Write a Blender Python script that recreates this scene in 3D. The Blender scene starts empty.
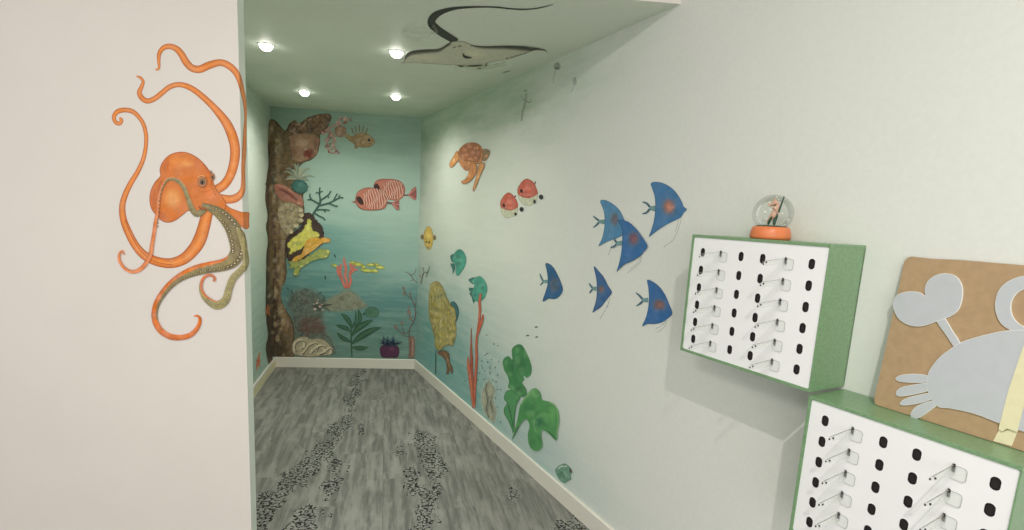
import bpy, bmesh, math, random
from mathutils import Vector, Matrix
from mathutils.geometry import tessellate_polygon, delaunay_2d_cdt

sc = bpy.context.scene
COL = sc.collection
random.seed(7)

# ------------------------------------------------------------------ camera
F, PITCH, ROLL, CY, YAW, H = 518.77, 0.1567, -0.0544, 299.19, 0.0710, 1.6
def cam_axes():
    cp, sp = math.cos(PITCH), math.sin(PITCH)
    fwd = Vector((0, cp, -sp)); dn = Vector((0, -sp, -cp)); rt = Vector((1, 0, 0))
    c, s = math.cos(ROLL), math.sin(ROLL)
    r2 = c*rt + s*dn; d2 = -s*rt + c*dn
    Z = Matrix.Rotation(-YAW, 3, 'Z')
    return Z @ r2, Z @ d2, Z @ fwd
CR, CD, CF = cam_axes()
CAM = Vector((0, 0, H))
cd = bpy.data.cameras.new('camera'); co = bpy.data.objects.new('camera', cd); COL.objects.link(co)
co.matrix_world = Matrix(((CR.x, -CD.x, -CF.x, 0), (CR.y, -CD.y, -CF.y, 0), (CR.z, -CD.z, -CF.z, H), (0, 0, 0, 1)))
cd.sensor_width = 36; cd.lens = F/1024*36; cd.shift_y = (CY-265)/1024; cd.clip_start = 0.02
sc.camera = co
def ray(x, y): return CR*((x-512)/F) + CD*((y-CY)/F) + CF
def hit(x, y, n, d):
    v = ray(x, y); return CAM + v*((d-n.dot(CAM))/n.dot(v))
def px(P):
    v = P-CAM; z = v.dot(CF); return (512+F*v.dot(CR)/z, CY+F*v.dot(CD)/z)

# ------------------------------------------------------------------ room layout (metres)
CEIL, ROOMTOP, YF, THK = 2.49, 3.15, 2.223, 0.057
RN = Vector((0.91046, 0.41360, 0)); RT = Vector((-0.41360, 0.91046, 0)); RD = 1.628   # right wall
def RW(s, z, dep=0.0): return RN*(RD-dep) + RT*s + Vector((0, 0, z))
BL = Vector((-1.97, 5.15, 0)); BR = Vector((-0.585, 5.235, 0))                         # back wall corners
LE = Vector((-1.475, YF+THK, 0))                                                       # near end of left wall
XE = -0.967                                                                            # end face of the partition
def plane(a, b):            # vertical plane through a,b; normal towards the camera
    t = (b-a).normalized(); n = Vector((t.y, -t.x, 0))
    if n.dot(CAM-a) < 0: n = -n
    return n, n.dot(a)
P_RIGHT = (-RN, -RD)
P_BACK = plane(BL, BR)
P_LEFT = plane(LE, BL)
P_FRONT = (Vector((0, -1, 0)), -YF)
P_END = (Vector((1, 0, 0)), XE)
P_CEIL = (Vector((0, 0, -1)), -CEIL)

# ------------------------------------------------------------------ colours and node helpers
def lin(c, g=1.0):
    o = []
    for v in c[:3]:
        v = v/255.0
        v = v/12.92 if v <= 0.04045 else ((v+0.055)/1.055)**2.4
        o.append(min(v*g, 0.92))
    return (o[0], o[1], o[2], 1.0)
class NT:
    def __init__(s, name):
        s.m = bpy.data.materials.new(name); s.m.use_nodes = True; s.t = s.m.node_tree
        s.t.nodes.clear(); s.out = s.n('ShaderNodeOutputMaterial')
    def n(s, k, **kw):
        nd = s.t.nodes.new(k)
        for a, b in kw.items(): setattr(nd, a, b)
        return nd
    def put(s, sock, v):
        if isinstance(v, bpy.types.NodeSocket): s.t.links.new(v, sock)
        elif v is not None:
            try: sock.default_value = v
            except Exception: sock.default_value = tuple(v)[:3]
    def math(s, op, a, b=None, c=None, clamp=False):
        nd = s.n('ShaderNodeMath', operation=op, use_clamp=clamp); s.put(nd.inputs[0], a); s.put(nd.inputs[1], b)
        if c is not None: s.put(nd.inputs[2], c)
        return nd.outputs[0]
    def mix(s, f, a, b, mode='MIX'):
        nd = s.n('ShaderNodeMix', data_type='RGBA', blend_type=mode); nd.clamp_factor = True
        s.put(nd.inputs[0], f); s.put(nd.inputs[6], a); s.put(nd.inputs[7], b); return nd.outputs[2]
    def ss(s, v, a, b, lo=0.0, hi=1.0):
        nd = s.n('ShaderNodeMapRange', interpolation_type='SMOOTHSTEP'); s.put(nd.inputs[0], v)
        for i, q in ((1, a), (2, b), (3, lo), (4, hi)): s.put(nd.inputs[i], q)
        return nd.outputs[0]
    def pos(s): return s.n('ShaderNodeNewGeometry').outputs['Position']
    def obj(s): return s.n('ShaderNodeTexCoord').outputs['Object']
    def dot(s, v, d):
        nd = s.n('ShaderNodeVectorMath', operation='DOT_PRODUCT'); s.put(nd.inputs[0], v); nd.inputs[1].default_value = d
        return nd.outputs['Value']
    def mapv(s, v, sc_=(1, 1, 1), loc=(0, 0, 0)):
        nd = s.n('ShaderNodeMapping'); s.put(nd.inputs[0], v); nd.inputs['Scale'].default_value = sc_
        nd.inputs['Location'].default_value = loc; return nd.outputs[0]
    def noise(s, v, scale, det=3, rough=0.5, dist=0.0):
        nd = s.n('ShaderNodeTexNoise'); s.put(nd.inputs['Vector'], v); nd.inputs['Scale'].default_value = scale
        nd.inputs['Detail'].default_value = det; nd.inputs['Roughness'].default_value = rough
        nd.inputs['Distortion'].default_value = dist; return nd.outputs[0]
    def bsdf(s, col, rough=0.6, **kw):
        b = s.n('ShaderNodeBsdfPrincipled'); s.put(b.inputs['Base Color'], col); s.put(b.inputs['Roughness'], rough)
        for k, v in kw.items(): s.put(b.inputs[k], v)
        return b
    def bump(s, h, strength=0.2, dist=0.002):
        nd = s.n('ShaderNodeBump'); s.put(nd.inputs['Height'], h); nd.inputs['Strength'].default_value = strength
        nd.inputs['Distance'].default_value = dist; return nd.outputs[0]
    def end(s, sh): s.t.links.new(sh, s.out.inputs[0]); return s.m
def simple(name, col, rough=0.5, noise=0.0, nscale=30, g=1.0, bump=0.0, **kw):
    t = NT(name); c = lin(col, g)
    if noise or bump:
        nz = t.noise(t.obj(), nscale, 4, 0.6)
    if noise:
        f = t.ss(nz, 0.3, 0.7, 1-noise, 1+noise)
        h = t.n('ShaderNodeHueSaturation'); t.put(h.inputs['Value'], f); t.put(h.inputs['Color'], c); c = h.outputs[0]
    b = t.bsdf(c, rough, **kw)
    if bump: t.put(b.inputs['Normal'], t.bump(nz, bump))
    return t.end(b.outputs[0])
def paint_mat(name, amp, scale, rough=0.65):
    # wall paint of a painted figure: colours from the brush strokes, mottled by brush noise; thin washes let the wall through
    t = NT(name)
    a = t.n('ShaderNodeVertexColor', layer_name='paint')
    o = t.obj()
    n1 = t.ss(t.noise(o, scale, 4, 0.65), 0.3, 0.7, 1-amp, 1+amp)
    n2 = t.ss(t.noise(o, scale*3.3, 3, 0.6), 0.3, 0.7, 1-amp*0.5, 1+amp*0.5)
    h = t.n('ShaderNodeHueSaturation'); t.put(h.inputs['Value'], t.math('MULTIPLY', n1, n2)); t.put(h.inputs['Color'], a.outputs[0])
    t.put(h.inputs['Saturation'], t.ss(t.noise(o, scale*0.7, 2), 0.3, 0.7, 1+amp*0.5, 1-amp*0.5))
    b = t.bsdf(h.outputs[0], rough)
    tr = t.n('ShaderNodeBsdfTransparent'); mx = t.n('ShaderNodeMixShader')
    t.put(mx.inputs[0], a.outputs[1]); t.put(mx.inputs[1], tr.outputs[0]); t.put(mx.inputs[2], b.outputs[0])
    return t.end(mx.outputs[0])
M_SM = paint_mat('smooth_wall_paint', 0.07, 25)
M_MD = paint_mat('brushed_wall_paint', 0.15, 30)
M_RK = paint_mat('mottled_wall_paint', 0.32, 26)

# ------------------------------------------------------------------ object helpers
def tag(o, label=None, cat=None, group=None, kind=None):
    if label: o['label'] = label
    if cat: o['category'] = cat
    if group: o['group'] = group
    if cat and not kind: kind = 'thing'
    if kind: o['kind'] = kind
    return o
def empty(name, loc, label=None, cat=None, group=None):
    o = bpy.data.objects.new(name, None); COL.objects.link(o); o.location = loc; o.empty_display_size = 0.05
    return tag(o, label, cat, group)
def link(name, bm, mat, parent=None, smooth=False, origin=None):
    me = bpy.data.meshes.new(name)
    if origin is None and parent is None:
        if len(bm.verts):
            lo = Vector([min(v.co[i] for v in bm.verts) for i in range(3)]); hi = Vector([max(v.co[i] for v in bm.verts) for i in range(3)])
            origin = (lo+hi)/2; origin.z = lo.z
        else: origin = Vector()
    if origin is not None:
        for v in bm.verts: v.co -= origin
    bm.normal_update(); bm.to_mesh(me); bm.free()
    o = bpy.data.objects.new(name, me); COL.objects.link(o)
    for m in (mat if isinstance(mat, (list, tuple)) else [mat]): me.materials.append(m)
    if origin is not None: o.location = origin
    if parent: o.parent = parent
    if smooth:
        for p in me.polygons: p.use_smooth = True
    return o
def prism(bm, loop, vec, mi=0):
    a = [bm.verts.new(p) for p in loop]; b = [bm.verts.new(Vector(p)+vec) for p in loop]; n = len(a)
    fs = [bm.faces.new(a), bm.faces.new(list(reversed(b)))]
    for i in range(n): fs.append(bm.faces.new((a[i], b[i], b[(i+1) % n], a[(i+1) % n])))
    for f in fs: f.material_index = mi
    bmesh.ops.recalc_face_normals(bm, faces=fs)
    return fs
def wbox(bm, s0, s1, z0, z1, d0, d1, bev=0.0, mi=0):      # box in right-wall coordinates
    t = bmesh.new(); prism(t, [RW(s0, z0, d0), RW(s1, z0, d0), RW(s1, z1, d0), RW(s0, z1, d0)], -RN*(d1-d0), mi)
    if bev: bmesh.ops.bevel(t, geom=t.edges[:], offset=bev, segments=2, affect='EDGES', profile=0.7)
    me = bpy.data.meshes.new('tmp'); t.to_mesh(me); t.free(); bm.from_mesh(me); bpy.data.meshes.remove(me)
def struct(name, bm, mat): return tag(link(name, bm, mat, origin=Vector()), kind='structure')
def quad(name, pts, mat, thick=None):
    bm = bmesh.new()
    if thick is None: bm.faces.new([bm.verts.new(p) for p in pts])
    else: prism(bm, [Vector(p) for p in pts], thick)
    return struct(name, bm, mat)

# ------------------------------------------------------------------ painted art on walls
class Surf:
    def __init__(s, a, b=None, line=None, gain=1.0, wall=(0.5, 0.5, 0.5)): s.a, s.b, s.line, s.gain, s.wall = a, b, line, gain, wall
def fold(p, q):     # fold line in view coordinates between two world points
    return (Vector((*px(p), 0)), Vector((*px(q), 0)))
G_OCT, G_R, G_B, G_C, G_L = 1.22, 1.36, 1.42, 1.6, 1.45
S_FRONT = Surf(P_FRONT, P_END, fold(Vector((XE, YF, 0)), Vector((XE, YF, 2.4))), G_OCT)
S_BACK = Surf(P_BACK, P_LEFT, fold(Vector((BL.x, BL.y, 2.4)), Vector((BL.x, BL.y, 0))), G_B)
S_RIGHT = Surf(P_RIGHT, gain=G_R, wall=lin((205, 218, 205)))
S_CEIL = Surf(P_CEIL, gain=G_C, wall=lin((214, 224, 206)))
S_LEFT = Surf(P_LEFT, gain=G_L)
S_BACKR = Surf(P_BACK, gain=G_B, wall=lin((122, 160, 150)))

def catmull(pts, closed=True, n=4):
    out = []; N = len(pts)
    for i in range(N if closed else N-1):
        g = lambda k: pts[k % N] if closed else pts[max(0, min(N-1, k))]
        p0, p1, p2, p3 = g(i-1), g(i), g(i+1), g(i+2)
        for j in range(n):
            t = j/n
            out.append(tuple(0.5*((2*b)+(-a+c)*t+(2*a-5*b+4*c-d)*t*t+(-a+3*b-3*c+d)*t**3) for a, b, c, d in zip(p0, p1, p2, p3)))
    if not closed: out.append(tuple(pts[-1]))
    return out
def muted(c, k=0.10):
    l = 0.3*c[0]+0.59*c[1]+0.11*c[2]; return tuple(v+(l-v)*k for v in c[:3])
def sstep(x): x = max(0.0, min(1.0, x)); return x*x*(3-2*x)
def segd(x, y, P):
    best = 1e9
    for i in range(len(P)-1):
        ax, ay = P[i][0], P[i][1]; bx, by = P[i+1][0], P[i+1][1]; dx, dy = bx-ax, by-ay; q = dx*dx+dy*dy
        t = 0 if q == 0 else max(0, min(1, ((x-ax)*dx+(y-ay)*dy)/q)); w = P[i][2]+(P[i+1][2]-P[i][2])*t
        d = math.hypot(x-ax-dx*t, y-ay-dy*t)/max(w*0.5, 0.05)
        if d < best: best = d
    return best
def inside(x, y, P):
    r = False; j = len(P)-1
    for i in range(len(P)):
        if (P[i][1] > y) != (P[j][1] > y) and x < (P[j][0]-P[i][0])*(y-P[i][1])/(P[j][1]-P[i][1])+P[i][0]: r = not r
        j = i
    return r
class Art:
    STEP = 0.00035
    def __init__(s, surf, org=(0, 0), k=5.0, layer=1, gain=None, on=None):
        s.surf, s.org, s.k, s.layer = surf, org, k, layer; s.g = gain or surf.gain
        s.V, s.F, s.T, s.fills, s.solid = [], [], [], [], False
        s.on = lin(on, s.g) if on else surf.wall
    def c(s, col): return lin(muted(col, 0.14), s.g)
    def over(s, c, a):
        # thin wash: colour beneath added in, to cancel the shade the film casts
        return tuple(min(1.0, c[i]+(1-a)*s.on[i]) for i in range(3))
    def at(s, org, k=None):
        s.org = org
        if k: s.k = k
        return s
    def tf(s, p): return (s.org[0]+p[0]/s.k, s.org[1]+p[1]/s.k)
    def v(s, x, y, c, a=1.0):
        s.V.append((x, y, s.layer, c, a)); return len(s.V)-1
    def up(s): s.layer += 1
    def blob(s, pts, col, rim=None, rw=0.7, soft=0.0, alpha=1.0, jag=0.0, n=4, straight=False, base=False):
        P = [s.tf(p) for p in pts]
        P = P if straight else catmull(P, True, n)
        if soft and s.solid and not base:
            s.T.append(('poly', P, soft, s.c(col), alpha, s.layer)); s.up(); return s
        if jag: P = [(x+random.uniform(-jag, jag), y+random.uniform(-jag, jag)) for x, y in P]
        A = sum(P[i-1][0]*P[i][1]-P[i][0]*P[i-1][1] for i in range(len(P)))
        if A < 0: P.reverse()
        N = len(P); w = soft if soft else rw; inn = []
        for i in range(N):
            a, b = P[i-1], P[(i+1) % N]; tx, ty = b[0]-a[0], b[1]-a[1]; L = math.hypot(tx, ty) or 1
            inn.append((P[i][0]-ty/L*w, P[i][1]+tx/L*w))
        if s.area(inn) <= 0: inn = [(sum(p[0] for p in P)/N*0.5+p0[0]*0.5, sum(p[1] for p in P)/N*0.5+p0[1]*0.5) for p0 in P]
        c = s.c(col); rc = tuple(p*0.45+q*0.55 for p, q in zip(c, s.c(rim))) if rim else c
        if soft: wc = s.over(c, 0.0); ic = s.over(c, alpha)
        else: ic = c
        if base or not soft: s.solid = True
        o = [s.v(*p, wc if soft else rc, 0.0 if soft else alpha) for p in P]
        i1 = [s.v(*p, rc if not soft else ic, alpha) for p in inn]
        for i in range(N): j = (i+1) % N; s.F.append((o[i], o[j], i1[j], i1[i]))
        if (base or not soft) and max(p[0] for p in inn)-min(p[0] for p in inn) > 5:
            # fine fill, so that blended strokes inside it can be laid on
            xs = [p[0] for p in inn]; ys = [p[1] for p in inn]; st = 1.0 if max(xs)-min(xs) < 60 else 1.3
            pts2 = [Vector((p[0], p[1])) for p in inn]; y = min(ys)
            while y < max(ys):
                x = min(xs)
                while x < max(xs):
                    if inside(x, y, inn): pts2.append(Vector((x+0.01, y+0.013)))
                    x += st
                y += st
            vv, _e, ff, _a, _b, _c = delaunay_2d_cdt(pts2, [], [list(range(N))], 1, 1e-4)
            ids = [s.v(p.x, p.y, ic, alpha) for p in vv]
            for f in ff: s.F.append(tuple(ids[q] for q in f))
            s.up(); return s
        i2 = [s.v(*p, ic, alpha) for p in inn]
        cx, cy = sum(p[0] for p in inn)/N, sum(p[1] for p in inn)/N
        for t in tessellate_polygon([[Vector((p[0], p[1], 0)) for p in inn]]): s.F.append(tuple(i2[q] for q in t))
        s.up(); return s
    @staticmethod
    def area(P): return sum(P[i-1][0]*P[i][1]-P[i][0]*P[i-1][1] for i in range(len(P)))
    def ell(s, cx, cy, rx, ry=None, col=(0, 0, 0), rim=None, soft=0, alpha=1.0, rot=0.0, rw=0.5):
        ry = ry or rx; c, q = math.cos(rot), math.sin(rot)
        if soft and s.solid:
            X, Y = s.tf((cx, cy)); s.T.append(('ell', (X, Y, rx/s.k, ry/s.k, c, q), soft, s.c(col), alpha, s.layer)); s.up(); return s
        pts = [(cx+rx*math.cos(t)*c-ry*math.sin(t)*q, cy+rx*math.cos(t)*q+ry*math.sin(t)*c) for t in [k*math.pi/4 for k in range(8)]]
        return s.blob(pts, col, rim, rw, soft, alpha, n=3)
    def rib(s, pts, col, edge=None, w=None, soft=False, alpha=1.0, n=4, inner=None, side=None, frac=None):
        # brush stroke: centreline (x, y, width); dark at both edges, or two colours split across
        if w is not None: pts = [(p[0], p[1], w) for p in pts]
        P = catmull([(*s.tf(p), p[2]/s.k) for p in pts], False, n)
        cols = s.c(col); ec = tuple(p*0.3+q*0.7 for p, q in zip(cols, s.c(edge))) if edge else cols; ic = s.c(inner) if inner else cols
        sc2 = s.c(side) if side else None
        if soft and s.solid:
            s.T.append(('line', P, 0, cols, alpha, s.layer)); s.up(); return s
        if frac: FR = catmull([(f_,) for f_ in frac], False, n)
        if soft: us = [(-0.5, s.over(cols, 0), 0.0), (-0.15, s.over(cols, alpha), alpha), (0.15, s.over(cols, alpha), alpha), (0.5, s.over(cols, 0), 0.0)]
        else: us = [(-0.5, ec), (-0.34, cols), (0.02, ic), (0.34, cols), (0.5, ec)]; s.solid = True
        prev = None
        for i, (x, y, ww) in enumerate(P):
            a, b = P[max(0, i-1)], P[min(len(P)-1, i+1)]; tx, ty = b[0]-a[0], b[1]-a[1]; L = math.hypot(tx, ty) or 1
            if frac:
                fr = max(0.0, min(1.0, FR[i][0])); bb = 0.5-fr
                q0 = max(-0.47, min(0.43, bb-0.03)); q1 = max(-0.43, min(0.47, bb+0.03))
                m_ = lambda u: sc2 if u > bb else cols
                us = [(-0.5, tuple(v*0.72 for v in m_(-0.4))), (q0*0.5-0.24, m_(-0.44)), (q0, m_(q0)), (q1, m_(q1)), (q1*0.5+0.23, m_(0.44)), (0.5, tuple(v*0.72 for v in m_(0.4)))]
            row = [s.v(x-ty/L*u[0]*ww, y+tx/L*u[0]*ww, u[1], u[2] if len(u) > 2 else alpha) for u in us]
            if prev:
                for q in range(len(row)-1): s.F.append((prev[q], prev[q+1], row[q+1], row[q]))
            prev = row
        s.up(); return s
    def world(s):
        """flatten to world space: split along the wall's corner, then lay every vertex on its wall"""
        bm = bmesh.new(); la = bm.verts.layers.float_color.new('paint')
        vs = []
        for x, y, l, c, a in s.V:
            for kd, g, soft, tc, al, tl in s.T:
                if l >= tl: continue
                if kd == 'ell':
                    X, Y, rx, ry, cc, qq = g; dx, dy = x-X, y-Y; u, v_ = (dx*cc+dy*qq)/rx, (-dx*qq+dy*cc)/ry; r = math.hypot(u, v_)
                    if r >= 1: continue
                    w = sstep((1-r)*min(rx, ry)/max(min(soft, min(rx, ry)), 0.01))
                elif kd == 'line':
                    r = segd(x, y, g)
                    if r >= 1: continue
                    w = sstep((1-r)*1.4)
                else:
                    if not inside(x, y, g): continue
                    w = sstep(segd(x, y, [(p[0], p[1], 2.0) for p in g+g[:1]])/soft)
                w *= al; c = tuple(c[i]*(1-w)+tc[i]*w for i in range(3))
            v = bm.verts.new((x, y, l)); v[la] = (c[0], c[1], c[2], a); vs.append(v)
        for f in s.F:
            if len(set(f)) == len(f):
                try: bm.faces.new([vs[i] for i in f])
                except ValueError: pass
        sf = s.surf
        if sf.b:
            p, q = sf.line; tt = (q-p).normalized(); no = Vector((tt.y, -tt.x, 0))
            bmesh.ops.bisect_plane(bm, geom=bm.verts[:]+bm.edges[:]+bm.faces[:], plane_co=p, plane_no=no, dist=1e-5)
            for v in bm.verts:
                sd = (Vector((v.co.x, v.co.y, 0))-p).dot(no); off = s.STEP*v.co.z+0.0004
                if abs(sd) < 1e-3:
                    P = hit(v.co.x, v.co.y, *sf.a)+(sf.a[0]+sf.b[0])*off
                elif (sd > 0) == (s.bside()): P = hit(v.co.x, v.co.y, *sf.b)+sf.b[0]*off
                else: P = hit(v.co.x, v.co.y, *sf.a)+sf.a[0]*off
                v.co = P
        else:
            for v in bm.verts: v.co = hit(v.co.x, v.co.y, *sf.a)+sf.a[0]*(s.STEP*v.co.z+0.0004)
        return bm
    def bside(s):
        # which side of the fold line is the second wall
        p, q = s.surf.line; tt = (q-p).normalized(); no = Vector((tt.y, -tt.x, 0))
        side = 1 if s.surf is S_FRONT else -1        # partition end lies to the right, alcove's left wall to the left
        return (Vector((side, 0, 0))).dot(no) > 0
    def build(s, name, mat, parent=None, label=None, cat=None, group=None, kind=None):
        bm = s.world()
        if parent is not None: o = link(name, bm, mat, parent, origin=parent.location.copy()); o.location = (0, 0, 0)
        else:
            lo = Vector([min(v.co[i] for v in bm.verts) for i in range(3)]); hi = Vector([max(v.co[i] for v in bm.verts) for i in range(3)])
            o = link(name, bm, mat, origin=(lo+hi)/2)
        return tag(o, label, cat, group, kind)
def dabs(a, x0, x1, y0, y1, n, r0, r1, cols, alpha=0.5, soft=1.4):
    for q in range(n): a.ell(random.uniform(x0, x1), random.uniform(y0, y1), random.uniform(r0, r1), random.uniform(r0, r1), random.choice(cols), soft=soft, alpha=alpha, rot=random.uniform(-1, 1))
def spot(surf, x, y):
    return hit(x, y, *surf.a)

# ================================================================== SETTING
def wash(name, base, teal, axis, rules, zr, g=1.0, streak=(1.2, 1.2, 6), green=None):
    """white wall with a watery mural wash of sea colour brushed over part of it"""
    t = NT(name); p = t.pos(); s_ = t.dot(p, axis); z = t.dot(p, (0, 0, 1))
    nz = t.noise(t.mapv(p, streak), 1.5, 5, 0.6); wob = t.math('MULTIPLY_ADD', nz, 0.9, -0.45)
    f = None
    for (v, a, b, amt) in rules:
        base_v = {'s': s_, 'z': z}[v]
        k = t.ss(t.math('ADD', base_v, wob), a, b, 0, amt)
        f = k if f is None else t.math('MAXIMUM', f, k)
    zf = None
    for (a, b) in zr:
        k = t.ss(t.math('ADD', z, wob), a, b, 0.0, 1.0)
        zf = k if zf is None else t.math('MULTIPLY', zf, k)
    streaks = t.ss(t.noise(t.mapv(p, (streak[0], streak[1], streak[2]*2.5)), 2.2, 5, 0.65), 0.3, 0.7, 0.7, 1.12)
    f = t.math('MULTIPLY', f, streaks, clamp=True)
    if green: teal_c = t.mix(zf if zf is not None else 0.0, lin(teal, g), lin(green, g))
    else: teal_c = lin(teal, g)
    c = t.mix(f, lin(base, g), teal_c)
    fine = t.ss(t.noise(p, 60, 3), 0.3, 0.7, 0.985, 1.015)
    h = t.n('ShaderNodeHueSaturation'); t.put(h.inputs['Value'], fine); t.put(h.inputs['Color'], c)
    b = t.bsdf(h.outputs[0], 0.55)
    t.put(b.inputs['Normal'], t.bump(t.noise(p, 180, 2), 0.05, 0.001))
    return t.end(b.outputs[0])
WHITE = (231, 223, 215)
M_WALL = simple('white_wall_paint', WHITE, 0.55, 0.012, 3)
M_TRIM = simple('white_gloss_trim', (226, 222, 210), 0.35)
def mural_wall(name, mk):
    t = NT(name); p = t.pos(); c = mk(t, p)
    h = t.n('ShaderNodeHueSaturation'); t.put(h.inputs['Value'], t.ss(t.noise(p, 60, 3), 0.3, 0.7, 0.985, 1.015)); t.put(h.inputs['Color'], c)
    b = t.bsdf(h.outputs[0], 0.55); t.put(b.inputs['Normal'], t.bump(t.noise(p, 180, 2), 0.05, 0.001)); return t.end(b.outputs[0])
def mk_right(t, p):
    s_ = t.dot(p, (RT.x, RT.y, 0)); z = t.dot(p, (0, 0, 1))
    w1 = t.math('MULTIPLY_ADD', t.noise(t.mapv(p, (1.2, 1.2, 3.2)), 1.4, 5, 0.6), 1.0, -0.5)
    st = t.ss(t.noise(t.mapv(p, (1.1, 1.1, 9)), 2.0, 5, 0.65), 0.3, 0.7, 0.75, 1.15)
    s1 = t.math('MULTIPLY_ADD', w1, 1.2, s_); z1 = t.math('MULTIPLY_ADD', w1, 0.8, z)
    c = t.mix(t.math('MULTIPLY', t.ss(s1, 1.5, 4.6, 0, 0.62), st, clamp=True), lin((226, 228, 220)), lin((198, 210, 196)))
    low = t.math('MULTIPLY', t.ss(z1, 1.5, 0.1), t.ss(s1, 2.1, 4.2)); c = t.mix(t.math('MULTIPLY', low, st, clamp=True), c, lin((96, 160, 156)))
    low2 = t.math('MULTIPLY', t.ss(z1, 0.75, 0.0), t.ss(s1, 1.5, 2.6, 0, 0.55)); c = t.mix(t.math('MULTIPLY', low2, st, clamp=True), c, lin((140, 186, 182)))
    top = t.math('MULTIPLY', t.ss(z1, 2.0, 2.5), t.ss(s1, 1.6, 3.6, 0, 0.8)); c = t.mix(t.math('MULTIPLY', top, st, clamp=True), c, lin((150, 178, 150)))  # shade below the alcove ceiling, put into the wash colour
    cor = t.ss(s1, 4.75, 5.3, 0, 0.45); return t.mix(cor, c, lin((138, 172, 160)))  # corner darkness blended into the wall colour
M_RIGHT = mural_wall('right_wall_wash_and_shade', mk_right)
def mk_back(t, p):
    x = t.dot(p, (1, 0, 0)); z = t.dot(p, (0, 0, 1))
    w1 = t.math('MULTIPLY_ADD', t.noise(t.mapv(p, (1.0, 1.0, 3.0)), 1.7, 5, 0.6), 1.0, -0.5)
    st = t.ss(t.noise(t.mapv(p, (1.1, 1.1, 9)), 2.2, 5, 0.65), 0.3, 0.7, 0.8, 1.12)
    z1 = t.math('MULTIPLY_ADD', w1, 0.45, z)
    c = t.mix(t.ss(z1, 1.7, 1.15), lin((176, 204, 190)), lin((112, 164, 158)))
    c = t.mix(t.ss(z1, 1.15, 0.75, 0, 0.8), c, lin((88, 136, 134)))
    c = t.mix(t.ss(z1, 0.8, 0.1, 0, 0.7), c, lin((112, 142, 124)))
    c = t.mix(t.ss(z1, 2.0, 2.4, 0, 0.75), c, lin((128, 156, 136)))  # upper band darkened in colour for the unlit top of the wall
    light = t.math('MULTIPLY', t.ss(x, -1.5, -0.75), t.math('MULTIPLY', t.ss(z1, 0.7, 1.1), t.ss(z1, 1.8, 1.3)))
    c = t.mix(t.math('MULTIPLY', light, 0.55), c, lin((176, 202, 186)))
    return t.mix(t.math('SUBTRACT', 1.0, st, clamp=True), c, lin((190, 214, 200)))
M_BACK = mural_wall('back_wall_wash_and_shade', mk_back)
M_LEFTW = wash('left_wall_mural_wash', (215, 226, 214), (165, 195, 182), (0, 1, 0), [('z', 1.8, 0.2, 1.0), ('z', 1.9, 2.4, 0.7)], [(1.5, 2.3)], green=(165, 188, 168))
M_CEIL = wash('alcove_ceiling_mural_wash', (228, 234, 220), (206, 220, 200), (0, 1, 0), [('s', 2.6, 4.6, 1.0)], [(5, 6)], streak=(2, 2.5, 1))
M_END = simple('pale_green_partition_edge_paint', (224, 232, 222), 0.55)

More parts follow.
